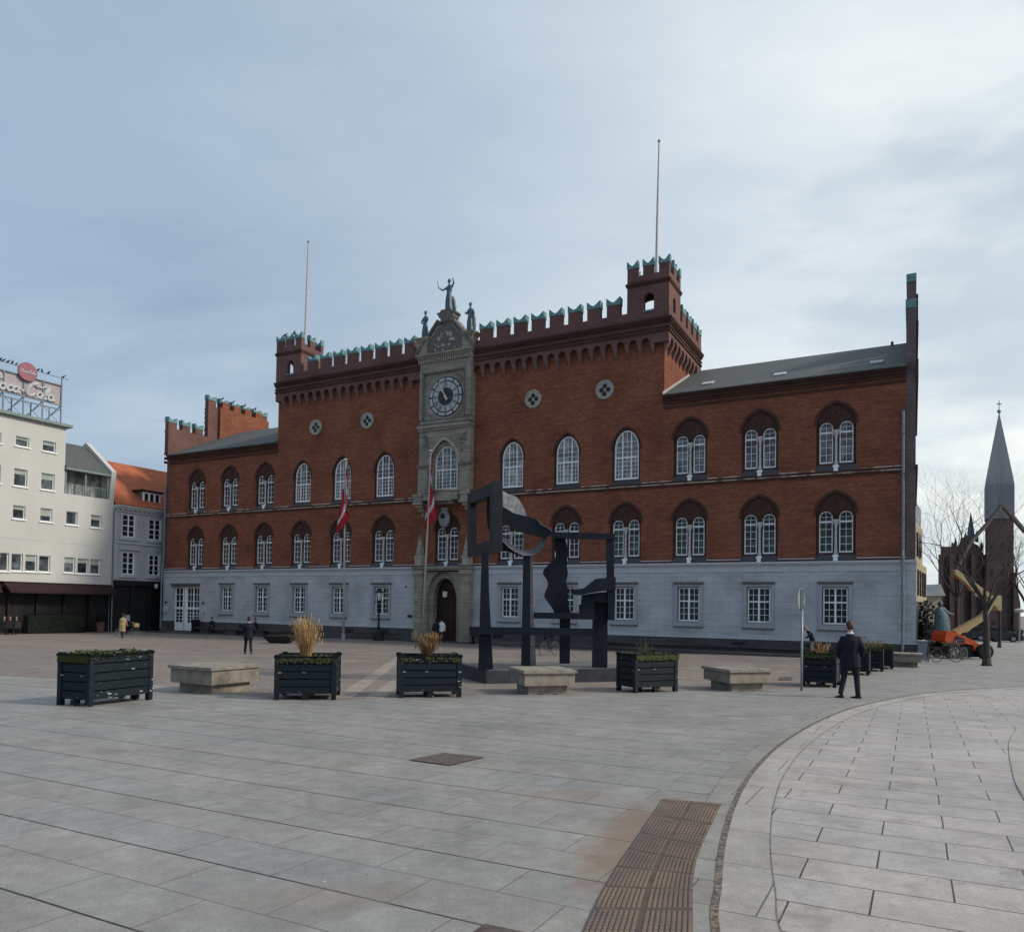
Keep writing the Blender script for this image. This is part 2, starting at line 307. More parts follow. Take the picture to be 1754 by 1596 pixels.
M_['slab'] = pave_mat('grey_stone_slabs', .95, .5, .0065, (.268, .264, .256), (.246, .246, .244), (.085, .080, .075), .2, .33, .62,
    longj=1.0, cols2=((1.0, 1.0, 1.0), (1.03, .995, .95)), stain=[(1.06, 5.9, .47, 1.75, -.27, (.20, .125, .08), .66), (-1.2, 4.6, .9, .35, .2, (.24, .18, .14), .25), (.55, 7.5, .6, .35, .3, (.26, .18, .13), .35), (4.6, 14.5, 1.0, .25, .3, (.17, .17, .16), .5)])
M_['road_slab'] = pave_mat('pink_grey_road_slabs', .9, .5, .0065, (.405, .358, .335), (.350, .328, .315), (.055, .046, .042), .77, .08, .62, cols2=((1, 1, 1), (.95, .98, 1.02)))
M_['kerb'] = pave_mat('pale_kerb_stone', 1.2, .95, .006, (.38, .355, .325), (.35, .325, .30), (.13, .12, .11))
M_['kerbedge'] = pave_mat('slab_border_stone', .7, .45, .006, (.285, .275, .255), (.25, .235, .215), (.10, .09, .08))
M_['groove'] = material('gritty_groove', (.20, .17, .135), (.06, .05, .045), .95, 25, contrast=(.4, .6))
M_['plaza'] = pave_mat('brown_plaza_setts', .22, .11, .012, (.270, .230, .205), (.215, .188, .170), (.16, .14, .125), 0, 0, .8, cols2=((1.0, 1.0, 1.0), (.93, .90, .88)))
M_['plaza_band'] = pave_mat('pale_plaza_band', .5, .3, .01, (.35, .29, .25), (.30, .255, .22), (.2, .17, .15), 0, 0, .8)
M_['asphalt'] = material('brown_asphalt', (.13, .10, .09), (.09, .075, .07), .9, 20)
M_['iron'] = material('rusty_cast_iron', (.13, .105, .09), (.07, .055, .048), .7, 9, bump=.4)
M_['tactile'] = material('rusty_tactile_ribs', (.22, .155, .115), (.125, .105, .10), .75, 2.6, bump=.3)
M_['tactbase'] = material('dark_tactile_base', (.115, .085, .068), (.07, .058, .052), .85, 8)
# ---------------------------------------------------------------- mesh builder
class MB:
    def __init__(s): s.bm = bmesh.new(); s.mi = 0; s.smooth = False
    def face(s, vs):
        try:
            f = s.bm.faces.new(vs); f.material_index = s.mi; f.smooth = s.smooth; return f
        except ValueError: return None
    def hexa(s, p):
        v = [s.bm.verts.new(q) for q in p]
        for f in ((0, 3, 2, 1), (4, 5, 6, 7), (0, 1, 5, 4), (1, 2, 6, 5), (2, 3, 7, 6), (3, 0, 4, 7)): s.face([v[i] for i in f])
    def box(s, x0, x1, y0, y1, z0, z1):
        s.hexa([(x0, y0, z0), (x1, y0, z0), (x1, y1, z0), (x0, y1, z0), (x0, y0, z1), (x1, y0, z1), (x1, y1, z1), (x0, y1, z1)])
    def bar(s, a, b, w_, h_, up=(0, 0, 1)):
        a = Vector(a); b = Vector(b); d = (b-a).normalized(); up = Vector(up)
        if abs(d.dot(up)) > .98: up = Vector((0, 1, 0))
        x = d.cross(up).normalized()*w_/2; y = x.cross(d).normalized()*h_/2
        s.hexa([a-x-y, a+x-y, a+x+y, a-x+y, b-x-y, b+x-y, b+x+y, b-x+y])
    def prism(s, outer, a, b, ax='f', holes=()):
        mp = {'f': lambda p, d: (p[0], d, p[1]), 's': lambda p, d: (d, p[0], p[1]), 't': lambda p, d: (p[0], p[1], d)}[ax]
        tb = bmesh.new(); loops = []; es = []
        for lp in (outer,)+tuple(holes):
            vs = [tb.verts.new((p[0], p[1], 0)) for p in lp]; loops.append(vs)
            for i in range(len(vs)): es.append(tb.edges.new((vs[i], vs[(i+1) % len(vs)])))
        bmesh.ops.triangle_fill(tb, edges=es, use_beauty=True, use_dissolve=False)
        A = {}; Bq = {}
        for v in tb.verts:
            A[v] = s.bm.verts.new(mp(v.co, a)); Bq[v] = s.bm.verts.new(mp(v.co, b))
        for f in tb.faces:
            s.face([A[v] for v in f.verts]); s.face([Bq[v] for v in reversed(f.verts)])
        for vs in loops:
            for i in range(len(vs)):
                p, q = vs[i], vs[(i+1) % len(vs)]; s.face([A[p], A[q], Bq[q], Bq[p]])
        tb.free()
    def rings(s, rs, cap=True, closed=False):
        R = [[s.bm.verts.new(p) for p in r] for r in rs]; n = len(R[0])
        for i in range(len(R)-1 + (1 if closed else 0)):
            a, b = R[i], R[(i+1) % len(R)]
            for j in range(n): s.face([a[j], a[(j+1) % n], b[(j+1) % n], b[j]])
        if cap and not closed: s.face(list(reversed(R[0]))); s.face(R[-1])
    def tube(s, pts, rad, n=8, cap=True, flat=1.0, ref=(0, 0, 1)):
        pts = [Vector(p) for p in pts]
        if not hasattr(rad, '__len__'): rad = [rad]*len(pts)
        rs = []; X = None
        for i, p in enumerate(pts):
            d = (pts[min(i+1, len(pts)-1)]-pts[max(i-1, 0)]).normalized()
            if X is None:
                rf = Vector(ref)
                if abs(d.dot(rf)) > .95: rf = Vector((0, 1, 0))
                X = d.cross(rf).normalized()
            else:
                X = (X-d*X.dot(d)).normalized()
            Y = d.cross(X)
            rs.append([p+X*(rad[i]*math.cos(2*PI*k/n))+Y*(rad[i]*flat*math.sin(2*PI*k/n)) for k in range(n)])
        s.rings(rs, cap)
    def lathe(s, c, prof, n=16, ex=1.0):
        c = Vector(c); s.rings([[c+Vector((r*math.cos(2*PI*k/n), r*ex*math.sin(2*PI*k/n), z)) for k in range(n)] for r, z in prof])
    def ball(s, c, rx, ry=None, rz=None, n=12, m=8):
        ry = rx if ry is None else ry; rz = rx if rz is None else rz; c = Vector(c)
        s.rings([[c+Vector((rx*math.sin(PI*i/m)*math.cos(2*PI*k/n), ry*math.sin(PI*i/m)*math.sin(2*PI*k/n), -rz*math.cos(PI*i/m))) for k in range(n)] for i in range(1, m)])
    def torus(s, c, R, r, axis='y', n=24, m=6, ex=1.0):
        c = Vector(c); rs = []
        for i in range(n):
            t = 2*PI*i/n
            if axis == 'y': e = Vector((math.cos(t), 0, math.sin(t))); w_ = Vector((0, 1, 0))
            elif axis == 'x': e = Vector((0, math.cos(t), math.sin(t))); w_ = Vector((1, 0, 0))
            else: e = Vector((math.cos(t), math.sin(t), 0)); w_ = Vector((0, 0, 1))
            rs.append([c+e*(R+r*math.cos(2*PI*j/m))+w_*(r*ex*math.sin(2*PI*j/m)) for j in range(m)])
        s.rings(rs, closed=True)
    def quad(s, a, b, c, d): s.face([s.bm.verts.new(p) for p in (a, b, c, d)])
    def tri(s, a, b, c): s.face([s.bm.verts.new(p) for p in (a, b, c)])
    def mesh(s, name, mats, fix=True, weld=False, bevel=0):
        if weld: bmesh.ops.remove_doubles(s.bm, verts=s.bm.verts, dist=1e-4)
        if bevel:
            bmesh.ops.bevel(s.bm, geom=[e for e in s.bm.edges if len(e.link_faces) == 2 and e.calc_face_angle(0) > .6], offset=bevel, segments=1, affect='EDGES')
        if fix: bmesh.ops.recalc_face_normals(s.bm, faces=s.bm.faces)
        me = bpy.data.meshes.new(name); s.bm.to_mesh(me); s.bm.free()
        for m in (mats if isinstance(mats, (list, tuple)) else [mats]): me.materials.append(M_[m] if isinstance(m, str) else m)
        return me
    def build(s, name, mats, parent=None, **k):
        return link(name, s.mesh(name, mats, **k), parent)
def link(name, me, parent=None):
    o = bpy.data.objects.new(name, me); COL.objects.link(o)
    if parent: o.parent = parent
    return o
def tag(o, label=None, cat=None, group=None, kind=None):
    if label: o['label'] = label
    if cat: o['category'] = cat
    if group: o['group'] = group
    if kind: o['kind'] = kind
    return o
def thing(name, label, cat, loc_=(0, 0, 0), rz=0, group=None):
    o = bpy.data.objects.new(name, None); COL.objects.link(o); o.location = loc_; o.rotation_euler = (0, 0, rz); o.empty_display_size = .3
    return tag(o, label, cat, group)
def copy_tree(o, parent=None):
    c = o.copy(); COL.objects.link(c); c.parent = parent
    for ch in [x for x in bpy.data.objects if x.parent == o]: copy_tree(ch, c)
    return c
def arch(cx, hw, z0, zs, za, n=12, pointed=.0):
    """opening outline: sill z0, springing z0..zs, crown at za"""
    pts = [(cx-hw, z0), (cx-hw, zs)]
    for i in range(1, n):
        t = i/n; a = PI*(1-t); x = math.cos(a); y = math.sin(a)
        y = y**(1-0.0) if not pointed else (y*(1-pointed)+pointed*(1-abs(x)**1.15))
        pts.append((cx+hw*x, zs+(za-zs)*y))
    pts += [(cx+hw, zs), (cx+hw, z0)]
    return pts
def circ(cx, cz, r, n=24, r2=None): return [(cx+r*math.cos(2*PI*i/n), cz+(r2 or r)*math.sin(2*PI*i/n)) for i in range(n)]
def rect(x0, x1, z0, z1): return [(x0, z0), (x0, z1), (x1, z1), (x1, z0)]
# ================================================================ GROUND
def sheet(name, poly, mat, dz, kind='structure', label=None):
    bm = bmesh.new(); vs = [bm.verts.new((x, y, 0)) for x, y in poly]
    es = [bm.edges.new((vs[i], vs[(i+1) % len(vs)])) for i in range(len(vs))]
    bmesh.ops.triangle_fill(bm, edges=es, use_beauty=True)
    ys = [p[1] for p in poly]; y = min(ys); cuts = []
    while y < max(ys):
        y += 1.0 if y < 60 else (8 if y < 150 else 60); cuts.append(y)
    for c in [-0.0]+cuts:
        bmesh.ops.bisect_plane(bm, geom=bm.verts[:]+bm.edges[:]+bm.faces[:], plane_co=(0, c, 0), plane_no=(0, 1, 0))
    for v in bm.verts: v.co.z = gz(v.co.y)+dz
    for f in bm.faces:
        if f.normal.z < 0: f.normal_flip()
    bmesh.ops.recalc_face_normals(bm, faces=bm.faces)
    if sum(f.normal.z for f in bm.faces) < 0: bmesh.ops.reverse_faces(bm, faces=bm.faces)
    me = bpy.data.meshes.new(name); bm.to_mesh(me); bm.free(); me.materials.append(M_[mat])
    return tag(link(name, me), label, kind=kind)
sheet('ground', [(-900, -40), (900, -40), (900, 1500), (-900, 1500)], 'plaza', 0.0)
# kerb curve (groove between plaza slabs and road slabs)
K = [(.55, 1.2), (.88, 2.6), (1.16, 4.19), (1.37, 4.90), (1.56, 5.53), (1.83, 6.33), (2.24, 7.42), (2.82, 8.77), (3.67, 10.47), (4.57, 12.05), (5.57, 13.65), (6.69, 15.29), (7.83, 16.73), (8.99, 18.01), (10.49, 19.51), (12.4, 20.95), (15.47, 22.75), (20, 25.0), (27, 28.0), (60, 40)]
def crom(P, k=6):
    out_ = []
    for i in range(len(P)-1):
        p0, p1, p2, p3 = P[max(i-1, 0)], P[i], P[i+1], P[min(i+2, len(P)-1)]
        for j in range(k):
            t = j/k; t2 = t*t; t3 = t2*t
            out_.append(tuple(.5*(2*p1[d]+(-p0[d]+p2[d])*t+(2*p0[d]-5*p1[d]+4*p2[d]-p3[d])*t2+(-p0[d]+3*p1[d]-3*p2[d]+p3[d])*t3) for d in range(len(p1))))
    out_.append(P[-1]); return out_
KC = crom(K, 5)
def offset(P, d):
    o = []
    for i, p in enumerate(P):
        a = Vector(P[max(i-1, 0)]); b = Vector(P[min(i+1, len(P)-1)]); t = (b-a).normalized(); o.append((p[0]+t.y*d, p[1]-t.x*d))
    return o
def ribbon(name, P, d0, d1, mat, dz):
    return sheet(name, offset(P, d0)+list(reversed(offset(P, d1))), mat, dz)
EDGE = [(-60, 33.5), (-14.22, 21.03), (-12.2, 20.37), (-9.14, 19.24), (-7.0, 17.6), (-5.19, 16.3), (-3.24, 16.49), (-2.31, 17.0), (0.08, 18.0), (2.76, 18.9), (5.1, 20.0), (8.15, 21.0), (9.41, 21.92), (12.9, 28.2), (14.6, 31), (17.2, 35.6), (20.6, 38.6), (22.3, 42.5), (38, 72), (60, 110), (220, 200), (400, 200), (400, -38), (-200, -38), (-200, 70)]
sheet('slab_pavement', EDGE, 'slab', .004)
sheet('road', [(.55, -30)]+KC+[(300, 100), (300, -30)], 'road_slab', .008)
ribbon('kerb_border', KC, -.27, -.03, 'kerbedge', .012)
ribbon('kerb_groove', KC, -.035, .012, 'groove', .016)
ribbon('kerb', KC, .012, .34, 'kerb', .012)
ribbon('kerb_joint', KC, .336, .341, 'groove', .016)
# oval island of brown paving on the far right edge
RK = [(9.53, 14.01), (8.44, 12.64), (7.48, 11.33), (6.36, 9.6), (5.17, 7.61)]
RKC = crom([(12.2, 16.0)]+RK+[(4.3, 5.6)], 5)
sheet('asphalt_patch', offset(RKC, -.30)+[(30, 4), (30, 16)], 'asphalt', .012)
ribbon('island_kerb', RKC, -.32, 0.0, 'kerb', .018)
# pale bands in the brown plaza
for a, b, wd in (((-3.7, 16.6), (-5.2, 37.0), .42), ((-3.0, 16.7), (-3.75, 35.0), .42), ((8, 22.6), (-34, 45.5), .35), ((11, 27), (-30, 49), .35)):
    d = Vector((b[0]-a[0], b[1]-a[1])).normalized(); nn = Vector((-d.y, d.x))*wd/2
    sheet('plaza_band', [(a[0]-nn.x, a[1]-nn.y), (a[0]+nn.x, a[1]+nn.y), (b[0]+nn.x, b[1]+nn.y), (b[0]-nn.x, b[1]-nn.y)], 'plaza_band', .004+.003*(wd < .4))
# manhole covers
def cover(P, label):
    o = sheet('manhole_cover', P, 'iron', .016, None, label); o['category'] = 'manhole cover'; return o
cover([(-1.23, 9.26), (-.86, 9.80), (-.31, 9.55), (-.70, 8.95)], 'rusty square manhole cover lying in the middle of the grey slabs')
c_ = gnd(836, 1592); cover([(c_.x-.17, c_.y-.25), (c_.x-.02, c_.y+.05), (c_.x+.28, c_.y-.1), (c_.x+.12, c_.y-.4)], 'rusty manhole cover cut by the bottom edge of the photo')
# tactile paving strip
tp = thing('tactile_strip', 'rust brown ribbed paving strip curving along the kerb groove', 'paving strip')
TL = crom([(.12, 2.9), (.42, 4.16), (.70, 5.1), (1.05, 6.1), (1.50, 7.38)], 6); TR = crom([(.66, 2.75), (1.02, 4.18), (1.22, 5.0), (1.46, 5.75), (2.02, 7.20)], 6)
mb = MB(); m2_ = MB()
def tl(t, P):
    f = t*(len(P)-1); i = min(int(f), len(P)-2); q = f-i; return P[i][0]*(1-q)+P[i+1][0]*q, P[i][1]*(1-q)+P[i+1][1]*q
NR = 84
for i in range(24):
    a0, a1 = tl(i/24, TL), tl((i+1)/24, TL); b0, b1 = tl(i/24, TR), tl((i+1)/24, TR)
    m2_.quad((*a0, gz(a0[1])+.014), (*b0, gz(b0[1])+.014), (*b1, gz(b1[1])+.014), (*a1, gz(a1[1])+.014))
for i in range(NR):
    t0, t1 = (i+.12)/NR, (i+.88)/NR
    if i % 9 == 0: continue
    A0, A1, B0, B1 = tl(t0, TL), tl(t1, TL), tl(t0, TR), tl(t1, TR)
    for j in range(19):
        if j == 9: continue
        s0, s1 = (j+.16)/19, (j+.84)/19
        P = [(A0[0]+(B0[0]-A0[0])*s0, A0[1]+(B0[1]-A0[1])*s0), (A0[0]+(B0[0]-A0[0])*s1, A0[1]+(B0[1]-A0[1])*s1), (A1[0]+(B1[0]-A1[0])*s1, A1[1]+(B1[1]-A1[1])*s1), (A1[0]+(B1[0]-A1[0])*s0, A1[1]+(B1[1]-A1[1])*s0)]
        cxm = sum(p[0] for p in P)/4; cym = sum(p[1] for p in P)/4
        mb.hexa([(p[0], p[1], gz(p[1])+.0142) for p in P]+[(cxm+(p[0]-cxm)*.7, cym+(p[1]-cym)*.7, gz(p[1])+.020) for p in P])
m2_.build('base_plate', 'tactbase', tp); mb.build('ribs', 'tactile', tp)
# ================================================================ CITY HALL (local frame: x along the front, y into the building, z up)
def frame_at(name, label, cat, u, v, z=0, group=None, rz=None):
    return thing(name, label, cat, loc(u, v, z), HANG if rz is None else rz, group)
hall = frame_at('city_hall', 'long red brick city hall with battlements, a clock bay and a pale painted ground floor', 'city hall', 0, 0)
BR = [-3.82, -7.81, -11.80, -15.78, -19.77, -23.77]; BL = [-34.40, -38.41, -42.42, -46.44, -50.45, -54.46]
CB = -28.85
LOW = BR+BL
UPW = [-3.82, -7.81, -11.80, -46.44, -50.45, -54.46]; ARC = [-15.78, -19.77, -23.77, -34.40, -38.41, -42.42]
def recess(c, z0): return arch(c, 1.0, z0+.0, z0+2.66, z0+3.72, 14, .25)
# brick front, one storeyed panel with its real openings
b = MB()
outer = [(-57.899, 4.35), (-57.899, 14.0), (-45.1, 14.0), (-45.1, 19.0), (-13.4, 19.0), (-13.4, 14.0), (-.451, 14.0), (-.451, 4.35)]
holes = [recess(c, 4.42) for c in LOW+[CB]]+[recess(c, 9.30) for c in UPW]+[arch(c, .90, 9.30, 11.55, 12.86, 14, .3) for c in ARC]
b.prism(outer, 0, .42, 'f', holes)
b.build('brick_front_wall', 'brick', hall)
# moulded arch edging round every opening (darker brick), set proud of the reveal
b = MB(); b.prism(arch(0, 1.13, 2.5, 2.66, 3.87, 14, .25), -.012, .02, 'f', [arch(0, .985, 2.52, 2.66, 3.70, 14, .25)]); AM1 = b.mesh('arch_moulding', 'brick_dark')
b = MB(); b.prism(arch(0, 1.01, 2.15, 2.25, 3.69, 14, .3), -.012, .02, 'f', [arch(0, .885, 2.17, 2.25, 3.54, 14, .3)]); AM2 = b.mesh('arch_moulding', 'brick_dark')
# ---- window types
def light_frame(b, cx, hw, z0, zs, za, y, tr, rows, vb=(0,), t=.055, thin=.022):
    o = arch(cx, hw, z0, zs, za, 12); i = arch(cx, hw-t, z0+t*1.3, zs, za-t, 12)
    b.prism(o, y, y+.09, 'f', [i])
    b.box(cx-hw+t, cx+hw-t, y+.01, y+.08, tr-.045, tr+.045)
    for v in vb:
        tt = thin if len(vb) == 1 else .075
        top = za-t*.7 if abs(v) < .05 else zs+(za-zs)*math.sqrt(max(0, 1-(v/hw)**2))-.02
        b.box(cx+v-tt/2, cx+v+tt/2, y+.015, y+.07, z0+t, top)
    for r in range(1, rows):
        z = z0+t+(tr-z0-t)*r/rows
        b.box(cx-hw+t, cx+hw-t, y+.025, y+.06, z-.012, z+.012)
def two_light():
    """local: x centred, z=0 at the bottom of the recess"""
    b = MB()
    for s in (-1, 1):
        light_frame(b, s*.505, .345, .46, 2.36, 2.72, .20, 2.14, 4)
        b.box(s*.505-.3, s*.505+.3, .225, .262, 2.40, 2.42)
    fr = b.mesh('window_frame', 'white')
    b = MB()
    for s in (-1, 1): b.prism(arch(s*.505, .33, .48, 2.36, 2.70, 12), .275, .30, 'f')
    pn = b.mesh('pane', 'pane')
    b = MB()                                  # moulded tympanum with roundel
    b.prism(arch(0, 1.0, 0, 2.66, 3.72, 14, .25), .12, .40, 'f', [arch(s*.505, .37, .40, 2.36, 2.75, 12) for s in (-1, 1)])
    b.prism(circ(0, 3.13, .23), .075, .12, 'f', [circ(0, 3.13, .13)])
    for s in (-1, 1): b.prism(arch(s*.505, .45, 1.9, 2.36, 2.84, 12), .08, .12, 'f', [arch(s*.505, .37, 1.92, 2.36, 2.76, 12)])
    ty = b.mesh('tympanum', 'brick_dark')
    b = MB()                                  # sloping glazed sill
    b.hexa([(-1.02, -.06, -.02), (1.02, -.06, -.02), (1.0, .19, -.02), (-1.0, .19, -.02), (-1.02, -.06, .06), (1.02, -.06, .06), (1.0, .19, .44), (-1.0, .19, .44)])
    si = b.mesh('sill', 'glazed')
    b = MB()
    b.lathe((0, .10, .26), [(.10, 0), (.12, .05), (.10, .12), (.125, .17), (.125, .20)], 10)
    b.lathe((0, .10, .46), [(.085, 0), (.085, .06), (.07, .1), (.062, 1.35), (.07, 1.40)], 12)
    b.lathe((0, .10, 1.86), [(.07, 0), (.10, .1), (.15, .22), (.16, .30)], 10)
    b.box(-.17, .17, -.06, .24, 2.16, 2.24)
    co = b.mesh('colonnette', 'colonnette')
    b = MB(); b.box(-.11, .11, -.10, .02, -.02, .20); b.box(-.15, .15, -.12, .03, .20, .30)
    br = b.mesh('bracket', 'white')
    return fr, pn, ty, si, co, br
TW = two_light()
def place_two(c, z0, pane):
    f = link('window', TW[0], hall); f.location = (c, 0, z0); link('arch_moulding', AM1, f)
    for me, nm in zip(TW[1:], ('pane', 'tympanum', 'sill', 'colonnette', 'bracket')):
        o = link(nm, me, f)
        if nm == 'pane' and pane != 'pane':
            o.material_slots[0].link = 'OBJECT'; o.material_slots[0].material = M_[pane]
    return f
for c in LOW+[CB]:
    if c == CB: place_two(c, 4.42, 'pane')
    else: place_two(c, 4.42, 'pane_green' if c > -16 else 'pane')
for c in UPW: place_two(c, 9.30, 'pane_curtain' if c > -20 else 'pane')
def arched_mesh(hw, zt):
    b = MB(); light_frame(b, 0, hw, .34, 2.25, zt, .16, 1.72, 5, (-hw*.36, hw*.36), .085); 
    for v in (-hw*.68, 0, hw*.68): b.box(v-.01, v+.01, .19, .235, .4, 1.7)
    for z in (2.05, 2.38, 2.7): 
        ww = hw*math.sqrt(max(.05, 1-max(0, (z-2.25)/(zt-2.25))**2))-.05
        b.box(-ww, ww, .19, .22, z-.012, z+.012)
    b.box(0-.01, .01, .19, .235, 1.7, zt-.1)
    fr = b.mesh('window_frame', 'white')
    b = MB(); b.prism(arch(0, hw-.02, .36, 2.25, zt-.02, 12), .24, .26, 'f'); pn = b.mesh('pane', 'pane_curtain')
    b = MB(); b.hexa([(-hw-.22, -.06, -.02), (hw+.22, -.06, -.02), (hw+.08, .15, -.02), (-hw-.08, .15, -.02), (-hw-.22, -.06, .06), (hw+.22, -.06, .06), (hw+.08, .15, .33), (-hw-.08, .15, .33)])
    si = b.mesh('sill', 'glazed')
    b = MB(); b.prism(arch(0, hw+.11, .0, 2.25, zt+.17, 14, .3), .10, .40, 'f', [arch(0, hw, .33, 2.25, zt, 14, .0)]); rv = b.mesh('reveal', 'brick_dark')
    return fr, pn, si, rv
AW = arched_mesh(.79, 3.40)
for c in ARC:
    f = link('arched_window', AW[0], hall); f.location = (c, 0, 9.30)
    link('arch_moulding', AM2, f); link('pane', AW[1], f); link('sill', AW[2], f); link('reveal', AW[3], f)
# string course of pale tiles between the sills
b = MB()
def segs(centres, hw, x0, x1):
    cs = sorted(centres); xs = [x0]
    for c in cs: xs += [c-hw, c+hw]
    xs.append(x1); return [(xs[i], xs[i+1]) for i in range(0, len(xs), 2) if xs[i+1]-xs[i] > .05]
for a, c in segs(UPW+ARC+[CB], 1.05, -58.34, -.5):
    b.box(a, c, -.10, .0, 9.30, 9.36)
b.box(-58.36, CB-2.3, -.115, 0, 9.12, 9.175); b.box(CB+2.3, -.5, -.115, 0, 9.12, 9.175)
b.build('string_course', 'band', hall)
b = MB(); b.box(-58.38, CB-2.3, -.075, 0, 9.176, 9.299); b.box(CB+2.3, -.5, -.075, 0, 9.176, 9.299); b.box(-58.38, CB-2.3, -.085, 0, 9.0, 9.118); b.box(CB+2.3, -.5, -.085, 0, 9.0, 9.118); b.build('string_brick', 'brick_dark', hall)
b = MB()
for a, c in segs(LOW+[CB], 1.05, -58.36, -.45): 
    if abs((a+c)/2-CB) > 2.4: b.box(a, c, -.16, 0, 4.52, 4.57)
b.build('sill_course', 'white_trim', hall)
# ---- painted ground floor
b = MB()
GW = LOW[:-1]     # last bay holds the white doors
op = [rect(c-.66, c+.66, .94, 3.0) for c in GW]+[rect(-57.0, -53.75, -.80, 2.98)]
# front left and right of the portal
for x0, x1 in ((-58.40, CB-2.25), (CB+2.25, .03)):
    hs = [h for h in op if h[0][0] > x0 and h[0][0] < x1 and h[0][1] > .1]
    lo = .10
    if x0 < -50:
        outl = [(x0, lo), (x0, 3.85), (x1, 3.85), (x1, lo), (-53.75, lo), (-53.75, 2.98), (-57.0, 2.98), (-57.0, lo)]
    else: outl = [(x0, lo), (x0, 3.85), (x1, 3.85), (x1, lo)]
    b.prism(outl, -.06, .40, 'f', hs)
b.build('ground_floor_wall', 'white_stone', hall)
b = MB()
for x0, x1 in ((-58.45, CB-2.2), (CB+2.2, .05)):
    b.box(x0, x1, -.10, .3, 3.85, 3.93); b.box(x0, x1, -.075, .3, 3.93, 4.22); b.box(x0, x1, -.17, .3, 4.22, 4.30); b.box(x0, x1, -.24, .3, 4.30, 4.40)
b.build('ground_cornice', 'white_trim', hall)
b = MB()
for x0, x1 in ((-58.5, -57.05), (-53.7, CB-2.3), (CB+2.3, .10)):
    b.box(x0, x1, -.20, .3, -1.5, .03); 
b.build('plinth', 'plinth', hall)
b = MB()
for x0, x1 in ((-58.5, -57.05), (-53.7, CB-2.3), (CB+2.3, .10)): b.box(x0, x1, -.17, .25, .03, .10)
b.build('plinth_line', 'white_trim', hall)
def casement():
    b = MB(); hw = .62; y = .08
    b.prism(rect(-hw, hw, .98, 2.96), y, y+.09, 'f', [rect(-hw+.07, hw-.07, 1.06, 2.89)])
    b.box(-.05, .05, y-.01, y+.085, 1.04, 2.9); b.box(-hw+.05, hw-.05, y-.012, y+.08, 2.12, 2.20)
    for s in (-1, 1):
        b.box(s*.31-.013, s*.31+.013, y+.02, y+.06, 1.06, 2.89)
        for z in (1.41, 1.76, 2.54): b.box(s*.31-.25, s*.31+.25, y+.02, y+.06, z-.013, z+.013)
    fr = b.mesh('window_frame', 'white')
    b = MB(); b.box(-hw+.03, hw-.03, y+.07, y+.08, 1.0, 2.93); pn = b.mesh('pane', 'pane')
    b = MB()
    b.box(-.86, -.66, -.13, .06, .68, 3.0); b.box(.66, .86, -.13, .06, .68, 3.0); b.box(-.66, .66, -.13, .06, .68, .95); b.box(-.86, .86, -.13, .0, 3.0, 3.15)
    su = b.mesh('surround', 'sur')
    b = MB(); b.box(-.90, .90, -.22, -.06, 3.21, 3.28); b.box(-.84, .84, -.19, -.06, 3.151, 3.209); b.box(-.88, .88, -.17, -.062, .62, .679)
    li = b.mesh('lintel', 'sand_dark')
    return fr, pn, su, li
GWm = casement()
for i, c in enumerate(GW):
    f = link('casement_window', GWm[0], hall); f.location = (c, 0, 0)
    for me, nm in zip(GWm[1:], ('pane', 'surround', 'lintel')): link(nm, me, f)
# white double doors in the last bay
b = MB()
b.box(-1.62, 1.62, .12, .18, -.80, -.79)
b.prism(rect(-1.60, 1.60, -.80, 2.96), .10, .2, 'f', [rect(-1.5, -.62, 1.22, 2.86), rect(-.02+.0, .70, 1.22, 2.86), rect(.80, 1.50, 1.22, 2.86), rect(-1.5, -.62, -.10, 1.02), rect(0, .70, -.10, 1.02), rect(.80, 1.5, -.10, 1.02)])
for x0, x1 in ((-1.5, -.62), (0, .70), (.80, 1.5)):
    m_ = (x0+x1)/2; b.box(m_-.02, m_+.02, .12, .17, -.08, 1.0); b.box(m_-.02, m_+.02, .12, .17, 1.25, 2.85)
    for z in (.18, .46, .74, 1.76, 2.31): b.box(x0, x1, .125, .165, z-.02, z+.02)
b.box(-1.6, 1.6, .06, .1, 1.06, 1.18)
dr = b.build('glazed_doors', 'white', hall); dr.location = (-55.38, 0, 0)
b = MB(); b.box(-1.58, 1.58, .172, .176, -.7, 2.9); b.build('pane', 'pane', dr)
b = MB(); b.box(-.52, -.40, .05, .099, -.76, 2.9); b.box(-.34, -.12, .05, .099, -.76, 2.9); b.build('pilaster', 'white', dr)
b = MB(); b.box(-.40, -.34, .06, .099, -.76, 2.9); b.build('door_edge', 'terracotta', dr)
b = MB(); b.box(-1.85, 1.72, -.25, -.06, 3.15, 3.27); b.box(-1.78, 1.66, -.18, -.06, 2.99, 3.15); b.build('lintel', 'sand_dark', dr)
for x, nm in ((-57.95, 'round_plaque'), (-53.25, 'round_plaque')):
    b = MB(); b.rings([[(x+.26*math.cos(a*PI/10), y, 1.0+.34*math.sin(a*PI/10)) for a in range(20)] for y in (-.16, -.061)]); b.build(nm, 'white_trim', hall)
    b = MB(); b.box(x-.1, x+.16, -.11, -.061, 1.55, 1.68); b.build('lamp_bracket', 'black', hall)
